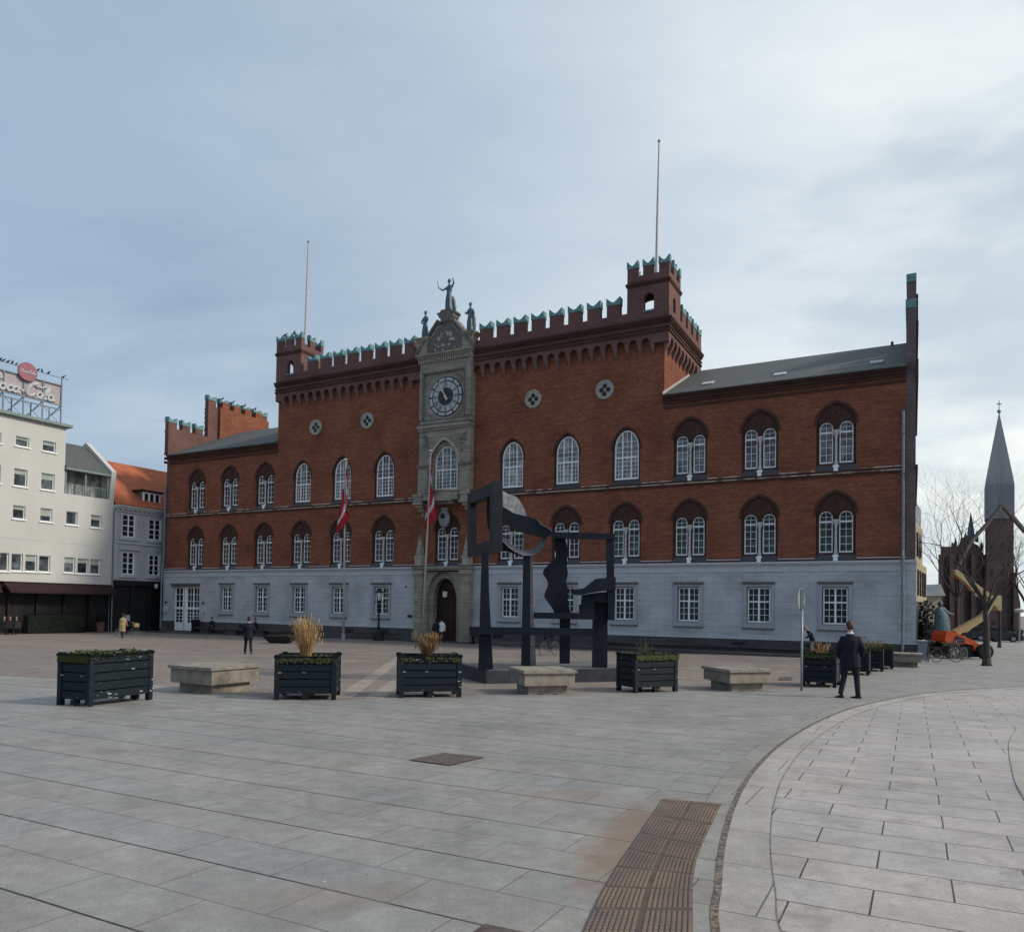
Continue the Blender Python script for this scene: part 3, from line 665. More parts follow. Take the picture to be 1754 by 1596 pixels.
# ---- cornice of the wings, roofs
for x0, x1 in ((-57.9, -45.1), (-13.4, -.45)):
    b = MB(); b.box(x0, x1, -.06, .3, 13.72, 13.86); b.box(x0, x1, -.12, .3, 14.0, 14.16); b.box(x0, x1, -.22, .3, 14.16, 14.32); b.box(x0, x1, -.34, .3, 14.32, 14.44)
    b.build('eaves_cornice', 'brick_dark', hall)
def roof(name, x0, x1):
    b = MB(); b.prism([(-.46, 14.44), (-.46, 14.50), (7.45, 18.16), (15.35, 14.50), (15.35, 14.44), (15.0, 14.44), (7.45, 17.95), (-.1, 14.44)], x0, x1, 's')
    o = b.build(name, 'slate', hall); return o
r1 = roof('slate_roof', -13.36, -.44); r2 = roof('slate_roof', -57.92, -45.12)
for px, py in ((1221, 655), (1329, 641), (1485, 620)):
    u = {1221: -11.1, 1329: -6.95, 1485: -1.9}[px]
    v = 1.35; z = 14.5+(v+.46)*.463
    bb = MB(); bb.hexa([(u-.33, v-.3, z-.139+.03), (u+.33, v-.3, z-.139+.03), (u+.33, v+.3, z+.139+.03), (u-.33, v+.3, z+.139+.03), (u-.33, v-.3, z-.139+.09), (u+.33, v-.3, z-.139+.09), (u+.33, v+.3, z+.139+.09), (u-.33, v+.3, z+.139+.09)])
    bb.build('skylight', 'white_trim', r1)
bb = MB(); bb.box(-1.35, -1.2, 7.3, 7.5, 18.1, 18.32); bb.build('vent', 'black', r1)
# lead flashing against the main block
b = MB(); b.prism([(-.42, 14.52), (-.42, 14.66), (7.3, 18.24), (7.3, 18.10)], -13.395, -13.34, 's'); b.build('flashing', 'pole_grey', hall)
# rear and side walls
b = MB(); b.box(-58.3, -.05, .45, 14.9, -1.3, 13.98); b.build('rear_wall', 'brick', hall)
b = MB(); b.box(-45.08, -13.4, .42, 7.40, 13.98, 19.0); b.build('upper_side_wall', 'brick', hall)
# ---- gables: crenellated steps, end walls 0.45 thick
def gable_profile():
    P = [(0.0, 4.3), (0.0, 14.2), (-.30, 14.5), (-.30, 17.35)]
    half = [(-.30, .55), (1.12, 1.95), (2.50, 3.33)]
    pts = [(-.30, 17.0)]
    prev = None
    for a, c in half:
        if prev is not None: pts += [(prev, 17.0), (a, 17.0)]
        pts += [(a, 17.55), (c, 17.55)]
        prev = c
    pts += [(prev, 17.0), (3.86, 17.0)]
    top = [(3.86, 4.72), (5.29, 6.10), (6.62, 7.40), (7.95, 8.75), (9.30, 10.1)]
    top = [(3.86, 4.72), (5.22, 6.06), (6.58, 7.42), (7.94, 8.78), (9.30, 10.14), (10.2, 11.04)]
    prev = None
    for a, c in top:
        if prev is not None:
            if a > prev+.1: pts += [(prev, 19.95), (a, 19.95)]
        pts += [(a, 20.55), (c, 20.55)]; prev = c
    pts += [(11.04, 17.0)]
    prev = 11.04
    for a, c in ((11.6, 12.4), (12.95, 13.78), (14.35, 15.2)):
        pts += [(prev, 17.0), (a, 17.0), (a, 17.55), (c, 17.55)]; prev = c
    q = [(0.0, 4.3), (0.0, 14.3), (-.30, 14.7)]+pts+[(15.2, 17.0), (15.2, 14.7), (14.9, 14.3), (14.9, 4.3)]
    o = [q[0]]
    for p in q[1:]:
        if abs(p[0]-o[-1][0])+abs(p[1]-o[-1][1]) > .01: o.append(p)
    return o
GP = gable_profile()
capsV = [(-.30, .55, 17.55), (1.12, 1.95, 17.55), (2.50, 3.33, 17.55), (3.86, 4.72, 20.55), (5.22, 6.06, 20.55), (6.58, 7.42, 20.55), (7.94, 8.78, 20.55), (9.30, 10.14, 20.55), (10.2, 11.04, 20.55), (11.6, 12.4, 17.55), (12.95, 13.78, 17.55), (14.35, 15.2, 17.55)]
def swallow(b, a, c, z, d0, d1, ax, hh=.45, drop=.06):
    """swallow-tailed copper cap between a and c standing on z"""
    m = (a+c)/2; e = .03
    pts = [(a-e, z-drop), (a-e, z+hh)]
    for t in (.14, .28, .40): pts.append((a+(c-a)*t, z+hh-(hh-.12)*math.sin(t*PI)**1.15))
    pts.append((m, z+.10))
    for t in (.60, .72, .86): pts.append((a+(c-a)*t, z+hh-(hh-.12)*math.sin((1-t)*PI)**1.15))
    pts += [(c+e, z+hh), (c+e, z-drop)]
    b.prism(pts, d0, d1, ax)
for x0, x1 in ((-.45, .0), (-58.36, -57.9)):
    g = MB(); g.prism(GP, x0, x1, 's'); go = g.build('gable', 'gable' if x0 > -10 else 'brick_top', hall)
    for a, c, z in capsV:
        g = MB(); swallow(g, a, c, z+.002, x0-.03, x1+.03, 's', .40); g.build('copper_cap', 'copper', go)
    g = MB()
    xo = x1 if x0 > -10 else x0-.12
    for z in (19.55, 19.2, 18.75, 18.3, 17.6, 17.1, 16.6, 14.6, 14.2, 13.85):
        for v in [3.9+k*.9 for k in range(8)] if z > 16.8 else [-.25+k*.9 for k in range(17)]: g.box(xo+.001, xo+.12, v, v+.35, z, z+.2)
    g.box(xo, xo+.1, -.12, 14.9, 9.05, 9.34)
    g.build('corbel', 'brick_dark', go)
# inner face of the stepped middle stands forward of the gable on the left wing
g = MB(); g.box(-57.899, -57.62, 5.0, 11.0, 16.9, 20.0)
for a, c in ((5.22, 6.06), (6.58, 7.42), (7.94, 8.78), (9.30, 10.14)): g.box(-57.899, -57.62, a, c, 20.0, 20.56)
g.build('gable_buttress', 'brick', hall)
# ---- main block: corbel table, mouldings, parapet, merlons
def corbel_table(cs, ax, d0, d1, end0, end1, r=.0):
    b = MB(); pts = [(end0, 19.2), (end0, 17.74)]
    for i, c in enumerate(cs):
        pts += [(c-.13, 17.74)] if not (i == 0 and abs(c-.13-end0) < .02) else []
        pts += [(c+.13, 17.74)]
        if i < len(cs)-1:
            a, e = c+.13, cs[i+1]-.13; m = (a+e)/2; h = (e-a)/2
            for k in range(1, 8):
                t = PI*(1-k/8); pts.append((m+h*math.cos(t), 17.78+.34*math.sin(t)))
    pts += [(end1, 17.74), (end1, 19.2)]
    q = [pts[0]]
    for p in pts[1:]:
        if abs(p[0]-q[-1][0])+abs(p[1]-q[-1][1]) > .01: q.append(p)
    b.prism(q, d0, d1, ax)
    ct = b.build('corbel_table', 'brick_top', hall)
    for c in cs:
        b = MB()
        inn = d1; outd = d0
        def P(p, d, z): return (p, d, z) if ax == 'f' else (d, p, z)
        s = [(c-.13, outd, 17.739), (c+.13, outd, 17.739), (c+.13, inn, 17.739), (c-.13, inn, 17.739)]
        t = [(c-.035, inn+(outd-inn)*.12, 17.18), (c+.035, inn+(outd-inn)*.12, 17.18), (c+.035, inn, 17.18), (c-.035, inn, 17.18)]
        b.hexa([P(*p) for p in t]+[P(*p) for p in s]); b.build('bracket', 'corbel', ct)
csR = [-26.80+.7933*i for i in range(17)]; csL = [-44.35+.8243*i for i in range(16)]
corbel_table(csR, 'f', -.35, -.001, -26.94, -13.40)
corbel_table(csL, 'f', -.35, -.001, -45.1, -31.0)
corbel_table([-.06+.822*i for i in range(9)], 's', -13.05, -13.399, -.35, 7.40)
b = MB()
for z0, z1, d in ((18.36, 18.50, .43), (18.60, 18.70, .43), (18.86, 18.96, .43), (18.96, 19.08, .50), (19.08, 19.20, .56)):
    b.box(-45.1-.03, CB-2.3, -d, -.35, z0, z1); b.box(CB+2.3, -13.40+d-.001, -d, -.35, z0, z1); b.box(-13.05, -13.40+d, -.35, 7.40, z0, z1)
b.build('cornice_moulding', 'brick_dark', hall)
b = MB(); b.box(-45.1, -13.05, -.35, .10, 19.2, 19.80); b.box(-13.5, -13.05, .10, 7.45, 19.2, 19.80); b.box(-45.1, -13.5, 7.0, 7.45, 19.0, 19.80); b.box(-45.1, -44.7, .1, 7.0, 19.0, 19.8)
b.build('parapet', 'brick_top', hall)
b = MB(); b.box(-44.9, -13.5, .1, 7.0, 19.0, 19.3); b.build('flat_roof', 'slate', hall)
mF = [(-26.22+1.313*i, -25.38+1.313*i) for i in range(8)]+[(-41.80+1.327*i, -40.98+1.327*i) for i in range(8)]
mS = [(2.56+1.325*i, 3.40+1.325*i) for i in range(4)]
mbr = {}
def merlon(ax, a, c, d0, d1, z0, zb, hh, par):
    b = MB()
    if ax == 'f': b.box(a, c, d0, d1, z0, zb)
    else: b.box(d0, d1, a, c, z0, zb)
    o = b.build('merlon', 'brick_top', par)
    b = MB(); swallow(b, a, c, zb+.001, d0-.03, d1+.03, ax, hh); b.build('copper_cap', 'copper', o)
for a, c in mF: merlon('f', a, c, -.35, .10, 19.801, 20.56, .42, hall)
for a, c in mS: merlon('s', a, c, -13.50, -13.05, 19.801, 20.56, .42, hall)
# ---- corner turrets
def turret(x0, x1, wx):
    y0, y1 = -.35, 2.15; th = .32
    b = MB()
    W = arch(wx, .315, 19.80, 20.52, 20.88, 12)
    b.prism(rect(x0, x1, 19.22, 22.02), y0-.001, y0+th, 'f', [W])
    b.prism(rect(x0, x1, 19.22, 22.02), y1-th, y1, 'f', [arch(wx-.62 if x0 > -20 else x0+1.1, .62, 20.1, 21.0, 21.4, 12)])
    b.prism(rect(y0+th, y1-th, 19.22, 22.02), x0, x0+th, 's', [arch(.85, .75, 19.85, 20.8, 21.35, 12)])
    b.prism(rect(y0+th, y1-th, 19.22, 22.02), x1-th, x1, 's', [arch(.80, .27, 19.55, 20.45, 20.75, 12)])
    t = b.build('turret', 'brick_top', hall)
    b = MB(); b.box(x0-.09, x1+.09, y0-.09, y0-.002, 21.46, 21.60); b.box(x1+.001, x1+.09, y0-.002, y1+.09, 21.46, 21.60); b.box(x0-.09, x0-.001, y0-.002, y1+.09, 21.46, 21.60)
    b.box(x0-.05, x1+.05, y0-.05, y0-.002, 21.36, 21.46); b.box(x1+.001, x1+.05, y0-.002, y1+.05, 21.36, 21.46); b.build('turret_cornice', 'brick_dark', t)
    b = MB(); b.box(wx-.36, wx+.36, y0-.07, y0+.1, 19.70, 19.80); b.build('window_sill', 'copper', t)
    b = MB(); b.box(x0+.1, x1-.1, y0+th, y1-th, 21.9, 22.0); b.build('turret_floor', 'slate', t)
    n = (x1-x0-.64)/2
    for i in range(3):
        a = x0+n*i; merlon('f', a, a+.64, y0, y0+.30, 22.021, 22.60, .42, hall); merlon('f', a, a+.64, y1-.30, y1, 22.021, 22.60, .42, hall)
    merlon('s', .62, 1.20, x1-.30, x1, 22.021, 22.60, .42, hall); merlon('s', .62, 1.20, x0, x0+.30, 22.021, 22.60, .42, hall)
    return t
turret(-15.70, -13.06, -14.31); turret(-45.10, -42.46, -43.58)
# ---- quatrefoil roundels
for c in (-22.24, -17.22, -41.10, -36.05):
    b = MB(); b.prism(circ(c, 15.38, .60, 28), -.07, .0, 'f', [circ(c, 15.38, .50, 28)]); b.prism(circ(c, 15.38, .50, 28), -.035, -.001, 'f', [circ(c+dx, 15.38+dz, .16, 12) for dx, dz in ((0, .22), (-.22, -.02), (.22, -.02), (-.03, -.27))])
    o = b.build('roundel', 'sand_pale', hall)
    b = MB(); b.box(c-.4, c+.4, -.018, -.004, 14.98, 15.80)
    b.build('opening', 'black', o)
# ---- downpipes
for x, z1 in ((-.58, 12.2), (-58.3, 11.9)):
    b = MB(); b.tube([(x, -.30, -.7), (x, -.30, 4.2), (x, -.30, 4.6), (x, -.16, 4.9), (x, -.16, z1)], .07, 8); 
    for z in (1.0, 3.0, 6.5, 8.9, 11): b.box(x-.1, x+.1, -.26, -.05, z, z+.06)
    b.build('downpipe', 'pipe', hall)
# small openings and vents in the painted storey
for x, z in ((-32.2, 3.0), (-31.45, 3.0), (-25.9, 3.0)): b = MB(); b.prism(circ(x, z, .085, 10), -.075, -.062, 'f'); b.build('wall_hook', 'black', hall)
b = MB(); b.box(-32.0, -31.6, -.12, -.061, .82, .98); b.build('vent', 'black', hall)
for x in (-33.9, -37.2, -40.5, -48.4, -20.8, -24.5, -8.9, -4.9): b = MB(); b.box(x-.35, x+.35, -.215, -.201, -.42, -.12); b.build('cellar_window', 'black', hall)
# ================================================================ CLOCK BAY (parts of the hall)
c = CB
bay = hall
b = MB()   # portal
b.prism([(c-2.35, -.75), (c-2.35, 4.02), (c+2.25, 4.02), (c+2.25, -.75), (c+1.30, -.75), (c+1.30, 1.9)] + [(c+1.30*math.cos(t*PI/2/10), 1.9+2.15*math.sin(t*PI/2/10)**.85) for t in range(1, 10)] + [(c, 4.0)] + [(c-1.30*math.cos(t*PI/2/10), 1.9+2.15*math.sin(t*PI/2/10)**.85) for t in range(9, 0, -1)] + [(c-1.30, 1.9), (c-1.30, -.75)], -.42, .3, 'f')
b.prism([(c-1.298, -.75), (c-1.298, 1.9)]+[(c-1.298*math.cos(t*PI/2/10), 1.9+2.1*math.sin(t*PI/2/10)**.85) for t in range(1, 10)]+[(c, 3.99)]+[(c+1.298*math.cos(t*PI/2/10), 1.9+2.1*math.sin(t*PI/2/10)**.85) for t in range(9, 0, -1)]+[(c+1.298, 1.9), (c+1.298, -.75), (c+.98, -.75), (c+.98, 1.7)]+[(c+.98*math.cos(t*PI/2/10), 1.7+1.9*math.sin(t*PI/2/10)**.85) for t in range(1, 10)]+[(c, 3.6)]+[(c-.98*math.cos(t*PI/2/10), 1.7+1.9*math.sin(t*PI/2/10)**.85) for t in range(9, 0, -1)]+[(c-.98, 1.7), (c-.98, -.75)], -.12, .4, 'f')
for s in (-1, 1):
    x = c+s*1.93
    b.box(x-.33, x+.33, -.62, -.421, -.75, 3.72); b.box(x-.42, x+.42, -.70, -.422, -.78, -.2)
    b.box(x-.37, x+.37, -.66, -.423, 1.90, 2.04); b.box(x-.36, x+.36, -.66, -.424, 3.72, 3.84); b.box(x-.45, x+.45, -.74, -.425, 3.84, 4.1)
b.box(c-2.4, c+2.3, -.60, .2, 4.10, 4.22); b.box(c-2.46, c+2.36, -.70, .2, 4.22, 4.40)
b.build('portal', 'sandstone', bay)
b = MB()
for s in (-1, 1):
    x = c+s*1.93
    b.box(x-.31, x+.31, -.60, -.02, 1.90+.141, 2.06); b.box(x-.48, x+.48, -.79, -.02, 4.401, 4.46)
b.build('portal_moulding', 'sand_dark', bay)
dd = MB(); dd.box(c-1.0, c+1.0, .42, .5, -.75, 3.7)
for x in (-.75, -.25, .25, .75): dd.box(c+x-.2, c+x+.2, .39, .42, -.5, .7); dd.box(c+x-.2, c+x+.2, .39, .42, .9, 2.0)
dd.build('oak_door', 'dooroak', bay)
for s in (-1, 1):
    x = c+s*1.95
    b = MB(); b.box(x-.27, x+.27, -.66, -.10, 4.461, 5.0); b.box(x-.33, x+.33, -.70, -.06, 5.0, 5.10); o = b.build('pinnacle', 'sand_pale', bay)
    b = MB(); b.rings([[(x+sx*r_, -.38+sy*r_, z) for sx, sy in ((-1, -1), (1, -1), (1, 1), (-1, 1))] for r_, z in ((.25, 5.1), (.22, 5.3), (.10, 6.25), (.13, 6.28), (.13, 6.34))]); b.ball((x, -.38, 6.46), .11); b.ball((x, -.38, 6.66), .06)
    b.build('obelisk', 'sandstone', o)
b = MB()   # lantern in the porch
b.lathe((c-.02, -.05, 2.25), [(.04, 0), (.15, .03), (.19, .42), (.04, .62)], 6); b.build('lantern', 'lampglass', bay)
b = MB(); b.lathe((c-.02, -.05, 2.68), [(.24, 0), (.24, .04), (.05, .2)], 6); b.tube([(c-.02, -.05, 2.85), (c-.02, -.05, 3.6)], .015, 5); b.build('lantern_cap', 'black', bay)
# balcony
b = MB()
b.box(c-1.5, c+1.4, -.95, .0, 8.95, 9.12); b.box(c-1.45, c+1.35, -.88, .0, 9.12, 9.50); b.box(c-1.52, c+1.42, -.96, .0, 9.50, 9.60)
b.rings([[(c+(.95*math.sin(a)), -.85-.35*math.cos(a), z) for a in [-PI/2+PI*i/10 for i in range(11)]]+[(c+.95, -.5, z), (c-.95, -.5, z)] for z in (8.85, 9.501)])
b.rings([[(c+(1.02*math.sin(a)), -.85-.42*math.cos(a), z) for a in [-PI/2+PI*i/10 for i in range(11)]]+[(c+1.02, -.5, z), (c-1.02, -.5, z)] for z in (9.502, 9.63)])
b.box(c-1.0, c+.9, -.75, 0, 8.70, 8.95)
for s in (-1, 1):
    x = c+s*1.92
    b.box(x-.42, x+.42, -.92, 0, 9.28, 9.42); b.box(x-.36, x+.36, -.86, 0, 8.88, 9.28); b.box(x-.42, x+.42, -.92, 0, 8.72, 8.88); b.box(x-.30, x+.30, -.70, 0, 8.52, 8.72); b.box(x-.20, x+.20, -.45, 0, 8.25, 8.52); b.box(x-.1, x+.1, -.22, 0, 7.95, 8.25)
b.build('balcony', 'sandstone', bay)
# shield hanging below the balcony
b = MB(); b.rings([[(c-.05+r_*.42*math.cos(a*PI/8), y, 7.75+.58*r_*math.sin(a*PI/8)*(1.0 if math.sin(a*PI/8) > 0 else 1.1)) for a in range(16)] for r_, y in ((.55, -.42), (1.0, -.33), (1.0, -.12))]); b.box(c-.3, c+.2, -.32, -.1, 8.25, 8.5)
o = b.build('shield', 'silver', bay)
b = MB(); b.ball((c-.1, -.42, 7.9), .2, .06, .2); b.build('boss', 'black', o)
# stone frame of the great window
b = MB()
AO = arch(c, 1.30, 9.601, 11.45, 13.30, 16, .3)
b.prism(rect(c-2.12, c+2.10, 9.601, 13.90), -.50, .0, 'f', [AO])
b.prism(arch(c, 1.299, 9.601, 11.45, 13.29, 16, .3), -.28, .3, 'f', [arch(c, .98, 9.62, 11.45, 12.86, 16, .15)])
for s in (-1, 1):
    x = c+s*1.72
    b.box(x-.40, x+.40, -.60, -.501, 9.42, 11.3)
    b.box(x-.28, x+.28, -.63, -.601, 9.75, 11.1)
b.box(c-2.2, c+2.15, -.72, 0, 14.06, 14.30); b.box(c-2.14, c+2.10, -.60, 0, 13.90, 14.06)
b.build('window_surround', 'sandstone', bay)
b = MB()
for s in (-1, 1):
    x = c+s*1.72
    b.box(x-.46, x+.46, -.70, -.502, 11.301, 11.5)
b.box(c-2.24, c+2.19, -.76, 0, 14.30, 14.36)
for s, k in ((-1, 1), (1, 1)):          # carved spandrels
    for j in range(9):
        a = random.random(); x = c+s*(1.35+.5*random.random()); z = 12.3+1.3*random.random()
        b.ball((x, -.51, z), .06+.10*random.random(), .07, .05+.13*random.random(), 8, 5)
b.build('carving', 'sand_dark', bay)
b = MB(); b.prism(arch(c, 1.36, 11.2, 11.45, 13.38, 16, .3), -.56, -.501, 'f', [arch(c, 1.20, 11.22, 11.45, 13.18, 16, .3)]); b.build('arch_moulding', 'sand_pale', bay)
f = link('great_window', arched_mesh(.92, 3.38)[0], bay); f.location = (c, -.32, 9.42)
b = MB(); b.prism(arch(0, .9, .36, 2.25, 3.36, 12), .24, .26, 'f'); b.build('pane', 'pane_curtain', f)
# clock storey
b = MB()
b.prism(rect(c-2.12, c+2.16, 14.36, 18.72), -.50, .0, 'f', [rect(c-1.88, c+1.62, 14.62, 18.02)])
b.box(c-1.88, c+1.62, -.34, 0, 14.62, 18.02)
b.prism(circ(c, 16.22, 1.56, 40), -.40, -.341, 'f', [circ(c, 16.22, 1.42, 40)])
b.prism(circ(c, 16.22, 1.70, 40), -.365, -.342, 'f', [circ(c, 16.22, 1.561, 40)])
b.box(c+1.72, c+2.12, -.60, -.501, 14.7, 18.5); b.box(c-2.12, c-1.96, -.56, -.501, 14.7, 18.3)
b.box(c-2.2, c+2.2, -.62, 0, 18.72, 18.80); b.box(c-2.3, c+2.28, -.72, 0, 19.02, 19.16); b.box(c-2.36, c+2.34, -.84, 0, 19.16, 19.30)
b.build('clock_storey', 'sandstone', bay)
b = MB()
for i in range(24): b.box(c-2.2+i*.187, c-2.2+i*.187+.10, -.66, -.3, 18.80, 19.02)
b.build('dentils', 'sand_pale', bay)
b = MB(); b.box(c-2.18, c+2.18, -.55, 0, 18.81, 19.01)
for sx in (-1, 1):
    for sz in (-1, 1):
        for k in range(4): b.ball((c-.13+sx*(1.25+.12*k-.15), -.345, 16.3+sz*(1.42-.14*k)), .07, .05, .05, 6, 4)
b.build('carving', 'sand_dark', bay)
b = MB(); b.prism(rect(c-1.90, c+1.64, 14.60, 18.04), -.515, -.501, 'f', [rect(c-1.82, c+1.56, 14.68, 17.96)]); b.build('panel_edge', 'sand_dark', bay)
# clock
ck = MB(); ck.rings([[(c+r_*math.cos(a*PI/30), y, 16.22+r_*math.sin(a*PI/30)) for a in range(60)] for r_, y in ((1.42, -.342), (1.42, -.40), (1.36, -.42))]); ck = ck.build('clock', 'dialdark', bay)
b = MB()
for i in range(12):
    a0 = 2*PI*(i+.09)/12; a1 = 2*PI*(i+.91)/12; n = 6
    o_ = [(c+1.33*math.cos(a0+(a1-a0)*k/n), 16.22+1.33*math.sin(a0+(a1-a0)*k/n)) for k in range(n+1)]; i_ = [(c+1.13*math.cos(a1-(a1-a0)*k/n), 16.22+1.13*math.sin(a1-(a1-a0)*k/n)) for k in range(n+1)]
    b.prism(o_+i_, -.45, -.421, 'f')
b.prism(circ(c, 16.22, 1.04, 40), -.45, -.4215, 'f', [circ(c, 16.22, .64, 40)])
b.build('dial_ring', 'dialpale', ck)
b = MB()
ROM = ['XII', 'I', 'II', 'III', 'IV', 'V', 'VI', 'VII', 'VIII', 'IX', 'X', 'XI']
def stroke(b, pts, wd, org, ang, d0, d1):
    for (x0, z0), (x1, z1) in zip(pts[:-1], pts[1:]):
        L_ = math.hypot(x1-x0, z1-z0); nx, nz_ = -(z1-z0)/L_*wd/2, (x1-x0)/L_*wd/2
        q = [(x0+nx, z0+nz_), (x1+nx, z1+nz_), (x1-nx, z1-nz_), (x0-nx, z0-nz_)]
        ca, sa = math.cos(ang), math.sin(ang)
        b.prism([(org[0]+x*ca-z*sa, org[1]+x*sa+z*ca) for x, z in q], d0, d1, 'f')
for k, s in enumerate(ROM):
    ang = -2*PI*k/12; R_ = .84; org = (c+R_*math.sin(-ang), 16.22+R_*math.cos(ang)); wdt = {'I': .075, 'V': .13, 'X': .13}
    tw = sum(wdt[ch] for ch in s); x = -tw/2
    for ch in s:
        h = .155; q = wdt[ch]
        if ch == 'I': S = [[(x+q/2, -h), (x+q/2, h)]]
        elif ch == 'V': S = [[(x+.015, h), (x+q/2, -h), (x+q-.015, h)]]
        else: S = [[(x+.015, h), (x+q-.015, -h)], [(x+.015, -h), (x+q-.015, h)]]
        for p in S: stroke(b, p, .028, org, ang, -.462, -.4505)
        x += q
b.build('numerals', 'dialdark', ck)
def hand(nm, ang, ln, wd, y):
    b = MB(); ca, sa = math.cos(ang), math.sin(ang)
    pts = [(-wd*.5, 0), (-wd*.35, ln*.55), (-wd*.9, ln*.68), (0, ln), (wd*.9, ln*.68), (wd*.35, ln*.55), (wd*.5, 0), (wd*.9, -.28), (-wd*.9, -.28)]
    b.prism([(c+x*ca+z*sa, 16.22-x*sa+z*ca) for x, z in pts], y-.02, y, 'f'); b.prism(circ(c, 16.22, .10, 12), y-.025, y-.0201, 'f'); b.build(nm, 'gold', ck)
hand('hour_hand', math.radians(-31), .78, .12, -.47); hand('minute_hand', math.radians(-27), 1.18, .10, -.50)
# pediment, pedestals
b = MB(); b.prism([(c-2.30, 19.301), (c-.55, 21.45), (c+.55, 21.45), (c+2.30, 19.301)], -.62, .4, 'f'); b.prism([(c-2.42, 19.3), (c-2.42, 19.45), (c-.60, 21.62), (c-.60, 21.40), (c-2.2, 19.47), (c-2.2, 19.3)][::-1], -.80, .4, 'f')
b.prism([(c+2.42, 19.3), (c+2.42, 19.45), (c+.60, 21.62), (c+.60, 21.40), (c+2.2, 19.47), (c+2.2, 19.3)], -.80, .4, 'f')
b.build('pediment', 'sand_dark', bay)
b = MB()
for k in range(14):
    for s in (-1, 1):
        t = (k+.5)/14; b.box(c+s*(2.02-1.42*t)-.04, c+s*(2.02-1.42*t)+.04, -.66, -.621, 19.36+1.72*t, 19.36+1.72*t+.14)
for k in range(26):
    z = 19.45+1.2*random.random(); hw = (21.2-z)*.78
    b.ball((c+(random.random()*2-1)*hw*.8, -.63, z), .06+.1*random.random(), .07, .06+.1*random.random(), 8, 5)
b.build('tympanum_relief', 'sand_pale', bay)
b = MB(); b.rings([[(c+sx*rx, -.2+sy*.42, z) for sx, sy in ((-1, -1), (1, -1), (1, 1), (-1, 1))] for rx, z in ((.42, 21.2), (.42, 21.65), (.55, 21.75), (.62, 21.95), (.74, 22.02), (.74, 22.12), (.45, 22.16), (.42, 22.30))])
b.build('pedestal', 'sand_dark', bay)
for s, zt in ((-1, 20.55), (1, 20.45)):
    x = c+s*1.86
    b = MB(); b.rings([[(x+sx*rx, -.35+sy*rx*.9, z) for sx, sy in ((-1, -1), (1, -1), (1, 1), (-1, 1))] for rx, z in ((.42, 19.3), (.42, zt-.35), (.5, zt-.25), (.60, zt-.12), (.60, zt-.04), (.45, zt))]); b.build('pedestal', 'sandstone', bay)
# entrance steps and the long stone seat in front of the hall
def hthing(name, label, cat, mats, fn, group=None):
    o = thing(name, label, cat, loc(0, 0, 0), HANG, group)
    for i, (nm, mt, f) in enumerate(fn): bb = MB(); f(bb); bb.build(nm, mt, o)
    return o
def st(bb):
    bb.box(CB-2.6, CB+2.6, -1.2, .35, -1.3, -.76); bb.box(CB-3.0, CB+3.0, -1.7, .0, -1.3, -.86)
hthing('entrance_steps', 'low stone steps under the pointed portal of the city hall', 'steps', None, [('step', 'granite', st)])
def seat(bb, x0, x1, zb): 
    bb.box(x0, x1, -1.35, -.75, zb+.32, zb+.44); bb.box(x0+.1, x1-.1, -1.25, -.85, zb, zb+.32)
hthing('stone_terrace', 'dark stone terrace and step along the right wing of the city hall', 'terrace', None,
    [('terrace_floor', 'granite', lambda bb: bb.box(-24.5, -1.6, -2.6, -.201, -1.4, -.62)), ('lower_step', 'granite', lambda bb: bb.box(-22.5, -6.5, -3.2, -2.6, -1.4, -.76))])
hthing('long_bench', 'long dark stone seat along the right wing plinth', 'bench', None,
    [('seat_slab', 'granite', lambda bb: bb.box(-17.0, -8.6, -1.25, -.35, -.42, -.30)), ('seat_slab', 'granite', lambda bb: bb.box(-8.5, -4.8, -1.25, -.35, -.42, -.30)), ('seat_base', 'plinth', lambda bb: bb.box(-16.8, -5.0, -1.1, -.5, -.62, -.42))])
hthing('stone_terrace', 'dark stone terrace in front of the white double doors', 'terrace', None,
    [('terrace_floor', 'granite', lambda bb: bb.box(-57.6, -39.5, -2.3, -.201, -1.4, -.84)), ('lower_step', 'granite', lambda bb: bb.box(-56.5, -39.0, -2.9, -2.3, -1.4, -.93))])
hthing('long_bench', 'long dark stone seat along the left wing plinth', 'bench', None,
    [('seat_slab', 'granite', lambda bb: bb.box(-52.6, -41.0, -1.3, -.6, -.52, -.40))]+[('seat_base', 'plinth', lambda bb, x=x: bb.box(x, x+1.2, -1.2, -.7, -.84, -.52)) for x in (-52.2, -49.2, -46.2, -43.2)])
